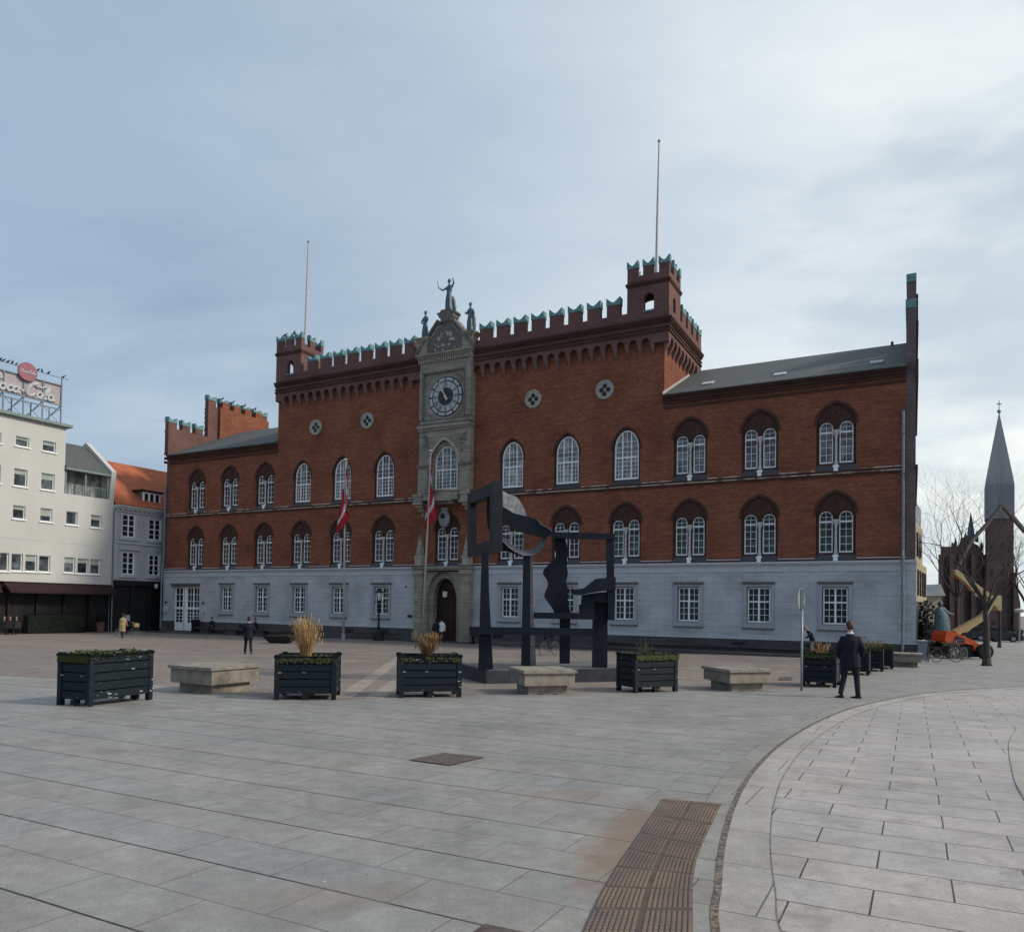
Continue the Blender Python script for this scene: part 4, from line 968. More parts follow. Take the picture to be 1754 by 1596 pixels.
# ================================================================ FIGURES
def remesh(b, voxel, smooth=3):
    me = b.mesh('tmp', 'skin'); o = bpy.data.objects.new('tmp', me); COL.objects.link(o)
    m = o.modifiers.new('r', 'REMESH'); m.mode = 'VOXEL'; m.voxel_size = voxel; m.use_smooth_shade = True
    if smooth: s_ = o.modifiers.new('s', 'SMOOTH'); s_.iterations = smooth; s_.factor = .5
    dg = bpy.context.evaluated_depsgraph_get(); dg.update()
    r = bpy.data.meshes.new_from_object(o.evaluated_get(dg)); bpy.data.objects.remove(o); return r
def setmat(me, mat):
    me.materials.clear(); me.materials.append(M_[mat]); 
    for p in me.polygons: p.material_index = 0; p.use_smooth = True
    return me
def hand_geo(b, wr, d, curl=.35, s=1.0):
    """palm, four bent fingers of unequal length and a thumb; d = pointing direction"""
    d = Vector(d).normalized(); sd = d.cross(Vector((0, 1, 0)))
    if sd.length < .2: sd = d.cross(Vector((1, 0, 0)))
    sd.normalize(); n = sd.cross(d).normalized(); wr = Vector(wr)
    b.rings([[wr+d*t+sd*(w_*math.cos(2*PI*k/8))+n*(.013*math.sin(2*PI*k/8)) for k in range(8)] for t, w_ in ((0, .024), (.03, .036), (.075, .042), (.09, .038))])
    for k, ln in enumerate((.066, .076, .070, .054)):
        q = wr+d*.085+sd*(-.031+.0205*k); m = q+(d*math.cos(curl*.6)+n*math.sin(curl*.6))*ln*.5; e = m+(d*math.cos(curl*1.8)+n*math.sin(curl*1.8))*ln*.5
        b.tube([q-d*.012, q, m, e], [.0085, .0092, .0085, .0065], 6)
    q = wr+d*.028-sd*.030; m = q+(d*.7-sd*.6+n*.25).normalized()*.036; b.tube([q, m, m+(d*.9-sd*.15+n*.35).normalized()*.03], [.0105, .0098, .0075], 6)
def person(label, pos, rz, J, top, legs, hair, coat_len=.80, coat_w=1.0, collar=None, voxel=.03, height=1.8, hairlen=0.0, shoe='leather', group=None, bag=None, hands=True):
    """J: joints in metres for a 1.8 m figure facing +y: hip z and offsets"""
    k = height/1.8
    t = thing('person', label, 'person', pos, rz, group); t.scale = (k, k, k)
    V = lambda n: Vector(J[n])
    P, Cc, Nn, Hd = V('pelvis'), V('chest'), V('neck'), V('head')
    axis = (Nn-P).normalized()
    # body
    b = MB()
    hf = (Hd-Nn).normalized()
    b.tube([Nn-hf*.06, Nn+hf*.05, Hd-hf*.03], [.062, .055, .05], 10)
    b.ball(Hd+hf*.03, .077, .096, .115, 14, 10)
    fy = Vector((math.sin(-J.get('turn', 0)), math.cos(-J.get('turn', 0)), 0))
    b.ball(Hd+fy*.035-hf*.05, .052, .055, .055, 10, 6)
    b.tube([Hd+fy*.088+hf*.02, Hd+fy*.108-hf*.018], [.010, .016], 6)
    sx = Vector((fy.y, -fy.x, 0))
    for s in (-1, 1): b.ball(Hd+sx*(s*.078)-fy*.005-hf*.0, .012, .022, .032, 6, 5)
    b.ball(Hd+fy*.088-hf*.052, .024, .010, .008, 6, 4)
    b.tube([P-axis*.05, Cc, Nn-axis*.05], [.12, .13, .07], 10, flat=.7)
    for s in 'LR':
        b.tube([V('sh'+s)+(Cc-V('sh'+s))*.38, V('el'+s), V('wr'+s)], [.035, .034, .027], 8)
        b.tube([V('hip'+s), V('kn'+s), V('an'+s)], [.078, .052, .036], 8)
    body = remesh(b, max(voxel*.7, .012), 2); body = setmat(body, 'skin'); body = link('body', body, t)
    if hands:
        b = MB()
        for s in 'LR':
            d = (V('wr'+s)-V('el'+s)).normalized(); hand_geo(b, V('wr'+s)-d*.012, d, .5)
        hm = b.mesh('hands', 'skin'); tmp = bpy.data.objects.new('tmp', hm)
        bb = bmesh.new(); bb.from_mesh(body.data); bb.from_mesh(hm); bb.to_mesh(body.data); bb.free(); bpy.data.objects.remove(tmp)
    # trousers
    b = MB()
    b.tube([P+axis*.10, P, P-axis*.06], [.135, .155, .14], 12, flat=.75)
    for s in 'LR':
        h, n_, a = V('hip'+s), V('kn'+s), V('an'+s)
        b.tube([h+(P-h)*.2+Vector((0, 0, .02)), h+(n_-h)*.3, n_, n_+(a-n_)*.45, a+(a-n_)*.04], [.105, .098, .070, .064, .058], 10)
    link('trousers', setmat(remesh(b, voxel*.6, 2), legs), t)
    # shoes
    for s in 'LR':
        a, o_ = V('an'+s), V('to'+s); d = (o_-a); d.z = 0; d = d.normalized(); b = MB(); sd = Vector((d.y, -d.x, 0))
        zb = min(a.z, o_.z)-.05
        rr = []
        for q, w_, h in ((-.07, .030, .075), (-.05, .038, .09), (.02, .040, .085), (.09, .046, .055), (.15, .042, .045), (.19, .024, .03)):
            cc = a+d*q; rr.append([cc+sd*(w_*math.cos(2*PI*i/10))+Vector((0, 0, zb-a.z+h/2+h/2*math.sin(2*PI*i/10)+(max(0, q)*(o_.z-a.z+.03)/.2)))for i in range(10)])
        b.smooth = True; b.rings(rr); b.build('shoe', shoe, t)
    # coat or jacket, one surface with its sleeves
    b = MB(); X = Vector((1, 0, 0)); lr = (V('shR')-V('shL')).normalized(); fr = Vector((-lr.y, lr.x, 0))
    hem = P-Vector((0, 0, coat_len-.62)) if not J.get('sit') else P-axis*.05
    w0 = .20*coat_w
    prof = [(hem, w0*1.0, .15*coat_w), (P, w0*.98, .145*coat_w), (P+axis*.16, w0*.86, .13*coat_w), (Cc, w0*.98, .145*coat_w), (Nn-axis*.15, w0*.93, .13*coat_w), (Nn-axis*.085, w0*.74, .11), (Nn-axis*.04, .105, .085), (Nn-axis*.0, .070, .07)]
    b.rings([[c_+lr*(rx*math.cos(2*PI*i/16))+fr*(ry*math.sin(2*PI*i/16)) for i in range(16)] for c_, rx, ry in prof])
    for s in 'LR':
        sh, e, wr = V('sh'+s), V('el'+s), V('wr'+s)
        sh = sh+(Cc-sh)*.16; b.tube([sh+(Cc-sh)*.35, sh, sh+(e-sh)*.5, e, e+(wr-e)*.5, wr+(e-wr)*.02], [.065, .068, .060, .056, .050, .045], 10)
    link('jacket', setmat(remesh(b, voxel*.6, 3), top), t)
    if collar:
        b = MB(); b.smooth = True; b.tube([Nn-axis*.03, Nn+hf*.035], [.074, .064], 12); b.build('collar', collar, t)
    # hair
    b = MB(); b.ball(Hd+hf*.05-fy*.012, .086, .102, .098, 12, 8); b.ball(Hd-fy*.035+hf*.0, .080, .075, .085, 12, 8)
    if hairlen: b.ball(Hd-fy*.04-hf*(.05+hairlen/2), .075, .05, .08+hairlen/2, 10, 6)
    link('hair', setmat(remesh(b, voxel*.6, 2), hair), t)
    return t
def STAND(step=.0, arms=(0.05, -.05), lean=0.0, elbow=.15):
    y = lean
    J = dict(pelvis=(0, 0, .95), chest=(0, y*.6, 1.27), neck=(0, y, 1.50), head=(0, y+.02, 1.66), turn=0)
    for s, sg, st_, ar in (('L', -1, step, arms[0]), ('R', 1, -step, arms[1])):
        J['hip'+s] = (sg*.10, 0, .90); lift = .05 if st_ < 0 else 0
        J['kn'+s] = (sg*.105, st_*.5+.04, .50); J['an'+s] = (sg*.105, st_, .09+lift); J['to'+s] = (sg*.12, st_+.17, .05)
        J['sh'+s] = (sg*.185, y*.9, 1.43); J['el'+s] = (sg*.255, y*.8+ar*.5-.02, 1.15); J['wr'+s] = (sg*.25, y*.8+ar+elbow*.5, .90)
    return J
def SIT(lean=.12, z=.46):
    J = dict(pelvis=(0, 0, z+.09), chest=(0, lean*.5, z+.38), neck=(0, lean, z+.62), head=(0, lean+.04, z+.79), turn=0, sit=True)
    for s, sg in (('L', -1), ('R', 1)):
        J['hip'+s] = (sg*.10, .02, z+.07); J['kn'+s] = (sg*.13, .46, z+.06); J['an'+s] = (sg*.12, .50, .09); J['to'+s] = (sg*.13, .68, .05)
        J['sh'+s] = (sg*.185, lean, z+.54); J['el'+s] = (sg*.24, lean+.08, z+.27); J['wr'+s] = (sg*.12, lean+.30, z+.20)
    return J
# man in the navy jacket, walking away to the left
J = STAND(.02, (.02, .06)); J.update(hipL=(-.10, 0, .90), knL=(-.13, .03, .50), anL=(-.20, -.12, .11), toL=(-.34, -.02, .05), hipR=(.10, 0, .90), knR=(.14, .06, .49), anR=(.17, -.05, .09), toR=(.03, .04, .05),
    elL=(-.265, -.03, 1.16), wrL=(-.25, .10, .92), elR=(.275, -.04, 1.17), wrR=(.25, .13, .98), head=(-.012, .035, 1.665), chest=(0, .01, 1.27), turn=.35)
g = gnd(1456, 1195)
person('man in a navy jacket, seen from behind, walking past the sign pole', (g.x, g.y, gz(g.y)), -.42, J, 'navy', 'darkcloth', 'hair_brown', .86, 1.12, 'whitecloth', .026, 1.88, hands=False)
# man crossing the plaza on the left
J = STAND(.16, (.04, .0)); g = gnd(425, 1120)
J.update(anL=(-.16, .12, .09), toL=(-.18, .28, .05), knL=(-.13, .10, .5), anR=(.15, -.14, .12), toR=(.15, .02, .05), elL=(-.29, .0, 1.15), elR=(.29, .0, 1.16), wrL=(-.18, .15, 1.02), wrR=(.2, .16, 1.02))
person('man in dark clothes walking alone across the plaza left of the straw grass', (g.x, g.y, gz(g.y)), .25, J, 'navy', 'darkcloth', 'hair_dark', .84, 1.08, None, .03, 1.72, hands=False)
# person in the beige coat wheeling a bicycle
J = STAND(.14, (.06, .10), .05); g = gnd(209, 1092)
person('person in a long beige coat pushing a bicycle towards the dark shopfront', (g.x, g.y, gz(g.y)), -.15, J, 'beige', 'darkcloth', 'hair_dark', 1.12, 1.18, None, .035, 1.68, .05)
# two people at the portal
g = gnd(747, 1099)
J = STAND(.05); pz = -.76
q = loc(CB-.75, -1.6, -.86); q = at(747, 1090, q.y); q.z = -.86
person('dark haired person in black standing beside the white shirt at the portal', (q.x, q.y, -.86), .5, STAND(.03), 'darkcloth', 'darkcloth', 'hair_dark', .85, 1.0, None, .04, 1.68, .10)
q = at(756, 1090, loc(CB, -1.3).y+.2)
person('person in a white shirt standing before the dark oak door of the portal', (q.x, q.y, -.86), -.2, STAND(.03), 'whitecloth', 'darkcloth', 'hair_dark', .80, .95, None, .04, 1.72)
# seated people along the left wing
for px, py, lab, tp_, hr, rz_ in ((371, 1071, 'person in black sitting near the white double doors on the stone seat', 'darkcloth', 'hair_dark', HANG+PI+.5), (448, 1073, 'person in black on the long stone seat, just right of the walking man', 'darkcloth', 'hair_dark', HANG+PI)):
    u = {371: -51.0, 448: -46.0}[px]
    P_ = loc(u, -.95, 0)
    person(lab, (P_.x, P_.y, -.84), rz_, SIT(.10, .44), tp_, 'darkcloth', hr, .7, 1.1, None, .04, 1.74)
# man bending by the stone seat on the right
J = STAND(.04, (.1, .12), .0); P_ = loc(-4.75, -2.0, 0)
J.update(chest=(0, .10, 1.22), neck=(0, .24, 1.40), head=(0, .36, 1.50), shL=(-.185, .20, 1.33), shR=(.185, .20, 1.33), elL=(-.25, .18, 1.06), elR=(.25, .18, 1.06), wrL=(-.16, .32, .98), wrR=(.16, .32, .98))
person('stooping man in dark jacket and grey trousers behind the planter by the sign pole', (P_.x, P_.y, -.62), 1.25, J, 'navy', 'greycloth', 'hair_grey', .78, 1.05, None, .035, 1.66)
# guests at the far left cafe
for px, py, lab, tp_, hr in ((6, 1080, 'leftmost cafe guest seated at the edge of the photo', 'darkcloth', 'hair_grey'), (17, 1080, 'fair haired cafe guest in the middle of the three on the left', 'navy', 'hair_grey'), (29, 1080, 'cafe guest seated nearest the dark hedge', 'darkcloth', 'hair_grey')):
    g = loc(-57.6, side(px, 1070, -57.6)[0])
    person(lab, (g.x, g.y, gz(g.y)), .3*px/10, SIT(.1, .46), tp_, 'darkcloth', hr, .7, 1.1, None, .05, 1.7)
    b = MB(); b.box(-.22, .22, -.2, .22, .42, .46); b.box(-.22, .22, -.24, -.2, .46, .9)
    for sx in (-.2, .2):
        for sy in (-.2, .2): b.box(sx-.015, sx+.015, sy-.015, sy+.015, 0, .42)
    ch = thing('cafe_chair', {6: 'dark cafe chair under the leftmost guest', 17: 'dark cafe chair under the middle guest of the three', 29: 'dark cafe chair under the guest nearest the hedge'}[px], 'chair', (g.x, g.y, gz(g.y)), .3*px/10, 'cafe chairs by the hedge'); b.build('chair_frame', 'black', ch)
# ---- statues on the clock bay
def statue(label, u, v, z, h, pose, plinth=None):
    p = loc(u, v, z)
    t = thing('statue', label, 'statue', p, HANG+PI, 'statues on the clock bay'); k = h/2.0; t.scale = (k, k, k)
    b = MB()
    b.rings([[Vector((rx*math.cos(2*PI*i/14), ry*math.sin(2*PI*i/14)+dy, z_)) + Vector((dx, 0, 0)) for i in range(14)] for z_, rx, ry, dx, dy in ((0, .26, .22, 0, 0), (.35, .22, .18, .0, 0), (.8, .20, .17, .02, 0), (1.1, .16, .13, .02, 0), (1.35, .20, .14, 0, 0), (1.5, .21, .13, 0, 0), (1.60, .09, .08, 0, 0))])
    b.tube([(0, 0, 1.55), (0, .02, 1.72)], [.06, .055], 8); b.ball((0, .03, 1.84), .10, .12, .14, 12, 8); b.ball((0, -.01, 1.90), .115, .12, .11, 10, 6)
    for arm in pose['arms']: b.tube(arm, [.075, .06, .045, .04][:len(arm)], 8)
    for x in (-.15, -.05, .06, .16): b.tube([(x, .15, .05), (x*.9+.01, .14, .6), (x*.7, .11, 1.05)], [.045, .04, .02], 6)
    if pose.get('cape'): b.tube(pose['cape'], [.05, .12, .14, .10], 8)
    me = setmat(remesh(b, .04, 1), 'bronze'); link('figure', me, t)
    if pose.get('rod'): b = MB(); b.tube(pose['rod'], .022, 6); b.build('sword', 'bronze', t)
    b = MB(); b.box(-.3, .3, -.28, .28, -.06, 0.0); b.build('base', 'bronze', t)
    return t
# statue frame: facing the plaza, +x is to the photo's left
statue('tall central statue with both arms raised, on top of the pediment', CB+.0, -.2, 22.34, 2.25, dict(arms=[[(.18, 0, 1.46), (.42, .10, 1.30), (.72, .12, 1.52)], [(-.18, 0, 1.46), (-.34, .03, 1.66), (-.27, .05, 2.0)]], rod=[(.72, .12, 1.48), (.80, .14, 1.95)], cape=[(-.2, -.1, .9), (-.26, -.12, .6), (-.30, -.14, .2), (-.34, -.14, .0)]))
statue('smaller statue of a woman at the left end of the pediment', CB-1.86, -.35, 20.6, 2.0, dict(arms=[[(.18, 0, 1.45), (.32, .05, 1.22), (.22, .14, 1.05)], [(-.18, 0, 1.46), (-.26, .1, 1.28), (-.05, .16, 1.30)]], cape=[(.1, -.1, 1.2), (.2, -.1, .8), (.24, -.1, .4), (.26, -.1, .1)]))
statue('robed statue at the right end of the pediment', CB+1.86, -.35, 20.5, 2.05, dict(arms=[[(.18, 0, 1.45), (.30, .08, 1.20), (.36, .16, 1.34)], [(-.18, 0, 1.46), (-.30, .0, 1.2), (-.24, .1, .95)]], cape=[(-.14, -.1, 1.4), (-.22, -.1, .95), (-.24, -.1, .5), (-.26, -.1, .1)]))
# ---- flagpoles on the turrets
for u, z1, lab in ((-14.30, 30.92, 'tall white flagpole rising from the right turret'), (-43.40, 30.85, 'tall white flagpole rising from the left turret')):
    p = loc(u, 1.0, 0); t = thing('flagpole', lab, 'flagpole', (p.x, p.y, 22.0), 0, 'flagpoles on the turrets')
    b = MB(); b.tube([(0, 0, -.0), (.04, 0, 4), (.10, 0, z1-22)], [.085, .075, .045], 8); b.build('pole', 'pole_grey', t)
    b = MB(); b.ball((.10, 0, z1-21.95), .10, n=8, m=6); b.build('finial', 'grey_metal', t)
# ---- flagpoles with drooping flags in front of the hall
def flagpole(base, top, Y, lab, flab, seq):
    a = gnd(*base); tp_ = at(*top, a.y)
    t = thing('flagpole', lab, 'flagpole', (a.x, a.y, a.z), 0, 'flagpoles in front of the city hall')
    d = tp_-a
    b = MB(); b.smooth = True; b.tube([(0, 0, 0), d*.5, d], [.085, .07, .045], 10); b.build('pole', 'pole_grey', t)
    b = MB(); b.lathe(d, [(.12, 0), (.14, .05), (.05, .12)], 10); b.build('finial', 'white', t)
    b = MB(); b.lathe((0, 0, 0), [(.16, 0), (.16, .04), (.12, .5), (.11, .52)], 10); b.build('base_socket', 'grey_metal', t)
    f = MB(); f.smooth = True
    n, m = 26, 30
    H = seq['H']; D = seq['D']; grid = []
    rnd = random.Random(seq['seed'])
    for i in range(n+1):
        s = i/n; row = []
        for j in range(m+1):
            q = j/m      # hoist from top to bottom
            z = d.z*.975 - q*H - D*s*(1-.25*q)
            wob = .34*math.sin(PI*min(1, s*1.15))*(.35+.65*q)
            x = d.x*(z/d.z)+ .06 + (seq['dir']*(wob*1.45 + .10*math.sin(9*s+2.0*q+seq['ph']))+seq['off']*s*1.2)*min(1, s*6)
            y = -.08 + .16*math.sin(14*s+1.3+seq['ph'])*min(1, s*4) - .05*s
            row.append(f.bm.verts.new((x, y, z)))
        grid.append(row)
    for i in range(n):
        for j in range(m):
            s = (i+.5)/n; q = (j+.5)/m
            f.mi = 1 if (abs(s-.36) < .075 or abs(q-.5) < .10) else 0
            f.face([grid[i][j], grid[i+1][j], grid[i+1][j+1], grid[i][j+1]])
    me = f.mesh('flag', ['red', 'flagwhite'], fix=False)
    fl = thing('flag', flab, 'flag', (a.x, a.y, a.z), 0, 'drooping red and white flags'); link('flag_cloth', me, fl)
flagpole((588, 1097), (592, 788), 52, 'slim pale flagpole left of the clock bay with a drooping flag', 'red flag with a white cross hanging limp on the left pole', dict(H=2.5, D=3.3, dir=1, ph=.0, seed=1, off=-.42))
flagpole((723, 1100), (738.5, 773), 51, 'slim pale flagpole in front of the portal with a drooping flag', 'red flag with a white cross hanging limp before the portal', dict(H=2.9, D=3.4, dir=1, ph=1.2, seed=2, off=-.12))
# ---- street lamp before the left wing
g = gnd(648, 1097); hz = at(648, 1008, g.y).z-g.z
t = thing('street_lamp', 'black cast iron street lamp left of the portal', 'street lamp', (g.x, g.y, g.z))
b = MB(); b.box(-.32, .32, -.32, .32, 0, .5); b.box(-.26, .26, -.26, .26, .5, .62); b.build('base', 'black', t)
b = MB(); b.lathe((0, 0, .62), [(.18, 0), (.12, .15), (.15, .3), (.08, .45), (.07, 1.6), (.10, 1.65), (.06, 1.7), (.05, hz-1.6), (.12, hz-1.45)], 10); b.bar((-.35, 0, hz-.95), (.35, 0, hz-.95), .05, .05); b.build('post', 'black', t)
b = MB(); b.lathe((0, 0, hz-.85), [(.10, 0), (.22, .55), (.22, .56)], 6); b.build('lamp_glass', 'lampglass', t)
b = MB(); b.lathe((0, 0, hz-.28), [(.30, 0), (.30, .04), (.14, .2), (.04, .28)], 8)
for k in range(6): b.bar((.11*math.cos(k*PI/3), .11*math.sin(k*PI/3), hz-.85), (.235*math.cos(k*PI/3), .235*math.sin(k*PI/3), hz-.28), .025, .025)
b.build('lamp_cap', 'black', t)
# ================================================================ PLANTERS AND CONCRETE BENCHES
def planter(label, p, w_, dp, rz, h=.98, group='dark slatted planters'):
    """p: front left corner on the ground"""
    t = thing('planter', label, 'planter', (p[0], p[1], gz(p[1])-.01), rz, group)
    n = 5; z0 = .13; bh = (h-z0)/n
    for i in range(n):
        b = MB(); za = z0+i*bh+.012; zb = z0+(i+1)*bh-.012; e = .0
        b.box(.09, w_-.09, .004, .03, za, zb); b.box(.09, w_-.09, dp-.03, dp, za, zb); b.box(0, .03, .09, dp-.09, za, zb); b.box(w_-.03, w_, .09, dp-.09, za, zb)
        b.build('board', 'planter', t, bevel=.006)
    b = MB()
    for x in (-.012, w_-.088):
        for y in (-.012, dp-.088): b.box(x, x+.10, y, y+.10, 0, h+.03)
        b.box(-.03, w_+.03, -.03, .0, h-.035, h+.005); b.box(-.03, .0, 0, dp, h-.035, h+.005); b.box(w_, w_+.03, 0, dp, h-.035, h+.005); b.box(-.03, w_+.03, dp, dp+.03, h-.035, h+.005)
    b.box(w_/2-.07, w_/2+.07, -.004, .1, 0.0, z0); b.box(w_/2-.07, w_/2+.07, dp-.1, dp+.004, 0, z0)
    b.build('corner_post', 'planter', t)
    b = MB(); b.box(.032, w_-.032, .032, dp-.032, z0+.02, h-.07); b.build('liner', 'liner', t)
    b = MB(); b.box(.04, w_-.04, .04, dp-.04, h-.069, h-.05); b.build('soil', 'soil', t)
    return t, h
def leafpatch(b, x0, x1, y0, y1, z, hgt, n, size, rnd):
    for _ in range(n):
        x = rnd.uniform(x0, x1); y = rnd.uniform(y0, y1); zz_ = z+rnd.random()**1.5*hgt*(.4+.6*abs(math.sin(x*3.1+y*2.3)))
        a = rnd.uniform(0, 2*PI); tl_ = rnd.uniform(-.9, .9); s = size*rnd.uniform(.6, 1.4)
        d = Vector((math.cos(a), math.sin(a), math.sin(tl_))).normalized()*s; e = Vector((-math.sin(a), math.cos(a), rnd.uniform(-.4, .4)))*s*.4; p = Vector((x, y, zz_))
        b.mi = 1 if rnd.random() < .4 else 0
        b.quad(p, p+d*.5+e, p+d, p+d*.5-e)
def moss(label, t, w_, dp, h, n, hgt, seed, mats=('moss', 'leaf')):
    rnd = random.Random(seed); o = thing('trailing_plants', label, 'plants', t.location, t.rotation_euler.z, 'green plants in the planters')
    b = MB(); leafpatch(b, -.01, w_+.01, -.01, dp+.01, h-.07, hgt, n, .055, rnd)
    for _ in range(n//4):
        sd_ = rnd.random(); x = rnd.uniform(0, w_); zz_ = h-.02-rnd.random()**2*.10
        a = Vector((x, -.02-rnd.random()*.02, zz_)); b.mi = 0; b.quad(a, a+Vector((.03, -.01, .01)), a+Vector((.03, -.015, -.04)), a+Vector((0, -.01, -.04)))
    b.build('leaves', list(mats), o, fix=False); return o
def tuft(label, t, cx_, cy_, z, n, hgt, spread, mat, seed, wd=.006, cat='grass', name='grass_tuft', arc=1.0):
    rnd = random.Random(seed); o = thing(name, label, cat, t.matrix_world @ Vector((0, 0, 0)) if False else t.location, t.rotation_euler.z, 'grasses in the planters')
    b = MB()
    for _ in range(n):
        a = rnd.uniform(0, 2*PI); r0 = rnd.random()*.10; L_ = hgt*rnd.uniform(.45, 1.0); out_ = spread*rnd.random()**.7
        p0 = Vector((cx_+r0*math.cos(a), cy_+r0*math.sin(a), z)); d = Vector((math.cos(a), math.sin(a), 0)); sd_ = Vector((-math.sin(a), math.cos(a), 0))
        pts = [p0+d*(out_*(q**1.6))+Vector((0, 0, L_*(q-(.18*arc)*q*q*q*(out_/spread)))) for q in (0, .35, .7, 1.0)]
        ph = rnd.uniform(0, PI); sd2 = Vector((math.cos(ph), math.sin(ph), 0))
        for i in range(3):
            w0 = wd*(1-i*.22); w1 = wd*(1-(i+1)*.28)
            b.quad(pts[i]-sd2*w0, pts[i]+sd2*w0, pts[i+1]+sd2*w1, pts[i+1]-sd2*w1)
        if rnd.random() < .35:
            for q in range(3):
                e = pts[3]-Vector((0, 0, .03*q)); b.quad(e, e+sd2*.012+Vector((0, 0, .02)), e+Vector((0, 0, .05)), e-sd2*.012+Vector((0, 0, .02)))
    b.build('blades', mat, o, fix=False); return o
# corners measured on the ground
PA = (-8.72, 14.555)
tA, hA = planter('longest dark planter on the far left, with moss along its rim', PA, .81, 1.50, math.radians(-20), 1.0)
bpy.context.view_layer.update()
moss('low green moss and leaves filling the long planter on the far left', tA, .81, 1.50, 1.0, 2300, .11, 1)
tB, hB = planter('dark planter with chipped white paint holding the tall straw coloured grass', (-5.00, 16.01), 1.26, 1.15, math.radians(8), .94)
moss('sparse green leaves at the rim below the straw coloured grass', tB, 1.26, 1.15, .93, 420, .07, 2)
tuft('tall golden straw coloured grass in the second planter from the left', tB, .56, .55, .82, 520, 1.05, .30, 'straw', 3, .0055)
tC, hC = planter('dark planter in front of the portal with a low brown grass tuft', (-2.47, 16.84), 1.38, .84, math.radians(13), .95)
moss('thin green moss in the planter with the brown grass', tC, 1.38, .84, .94, 260, .05, 4)
tuft('low dull brown grass in the planter in front of the portal', tC, .66, .42, .85, 600, .60, .28, 'straw_dull', 5, .004, arc=.3)
tD, hD = planter('dark planter right of the big steel sculpture, with a mossy top', (3.11, 18.83), 1.32, .80, math.radians(27), .97)
moss('mossy green plants covering the planter right of the sculpture', tD, 1.32, .80, .97, 1300, .08, 6)
tuft('small thin green weed standing in the mossy planter right of the sculpture', tD, .62, .4, .85, 60, .50, .18, 'leaf', 7, .006)
tE, hE = planter('dark planter beside the sign pole, partly hidden by the walking man', (8.38, 21.72), .90, 1.20, HANG, .98)
moss('green plants in the planter beside the sign pole', tE, .9, 1.2, .97, 500, .07, 8)
tuft('pale green feathery grass in the planter beside the sign pole', tE, .45, .5, .9, 110, .40, .25, 'straw', 9, .004)
def ucorner(px, py): g = gnd(px, py); return (g.x, g.y)
for i, (px, py, wd_, lab, lab2, lab3) in enumerate(((1488, 1157, .95, 'dark planter right behind the walking man', 'green leaves in the planter behind the walking man', 'thin reddish green grass above the planter behind the walking man'), (1512, 1150.5, .95, 'third dark planter of the row running back to the hall corner', 'green leaves in the third planter of the row', 'short grass in the third planter of the row'), (1529, 1146, .95, 'farthest dark planter of the row, next to the small bench', 'green leaves in the farthest planter', 'short grass in the farthest planter of the row'))):
    g = gnd(px, py); p = Vector((g.x, g.y, 0))-UU*wd_
    tt, hh = planter(lab, (p.x, p.y), wd_, 1.3, HANG, .92)
    moss(lab2, tt, wd_, 1.3, .94, 600, .14, 10+i); tuft(lab3, tt, wd_/2, .55, .84, (220, 110, 70)[i], (.62, .4, .35)[i], .45, 'straw_dull', 20+i, .006)
def bench(label, p, w_, rz, h=.60, group='square concrete benches'):
    t = thing('concrete_bench', label, 'bench', (p[0], p[1], gz(p[1])-.01), rz, group); o = .14
    b = MB(); b.box(0, w_, 0, w_, .03, .235); b.box(0, .25*w_, 0, w_, 0, .03); b.box(.38*w_, .62*w_, 0, w_, 0, .03); b.box(.75*w_, w_, 0, w_, 0, .03); b.build('base', 'concrete', t, bevel=.008)
    b = MB(); b.box(-o, w_+o, -o, w_+o, .2355, h-.07); b.build('block', 'concrete', t, bevel=.015)
    b = MB(); e = o+.05
    for i in range(3):
        x0 = -e+(w_+2*e)*i/3+.006; x1 = -e+(w_+2*e)*(i+1)/3-.006; b.box(x0, x1, -e, w_+e, h-.0695, h-.004*(i % 2))
    b.build('seat_top', 'concrete_top', t, bevel=.012); return t
bench('low concrete bench between the long planter and the straw grass planter', (-7.70, 17.58), 1.09, HANG, .63)
bench('low concrete bench in front of the steel sculpture', (.43, 17.98), .98, math.radians(16), .60)
bench('low concrete bench between the mossy planter and the sign pole', (5.77, 19.72), .96, math.radians(18), .59)
g = gnd(1531, 1141.5); bench('small distant concrete bench by the right corner of the hall', (g.x, g.y), .9, HANG, .6)
# ---- traffic sign seen from behind
g = gnd(1373, 1183); zt = at(1373, 1008, g.y).z-g.z
t = thing('traffic_sign', 'round traffic sign seen from the back on a thin grey pole', 'traffic sign', (g.x, g.y, g.z))
b = MB(); b.smooth = True; b.tube([(0, 0, 0), (0, 0, zt-.55)], .032, 10); b.tube([(0, 0, zt-.6), (0, 0, zt)], .03, 10); b.build('pole', 'grey_metal', t)
b = MB(); c_, s_ = math.cos(.9), math.sin(.9)
b.rings([[(.30*math.cos(a*PI/14)*c_-y*s_, .30*math.cos(a*PI/14)*s_+y*c_+.05, zt-.29+.30*math.sin(a*PI/14)) for a in range(28)] for y in (0, .012)]); b.build('sign_disc', 'grey_metal', t)
b = MB(); b.box(-.10, .10, .0, .05, zt-.10, zt-.05); b.box(-.10, .10, .0, .05, zt-.50, zt-.45); b.box(-.045, .045, -.03, .04, zt-.55, zt-.02); b.build('clamp', 'pipe', t)
# drain grate by the sign
cover([(gnd(1335, 1160).x, gnd(1335, 1160).y), (gnd(1358, 1160).x, gnd(1358, 1160).y), (gnd(1356, 1165).x, gnd(1356, 1165).y), (gnd(1333, 1165).x, gnd(1333, 1165).y)], 'small dark drain cover on the brown plaza left of the sign pole')
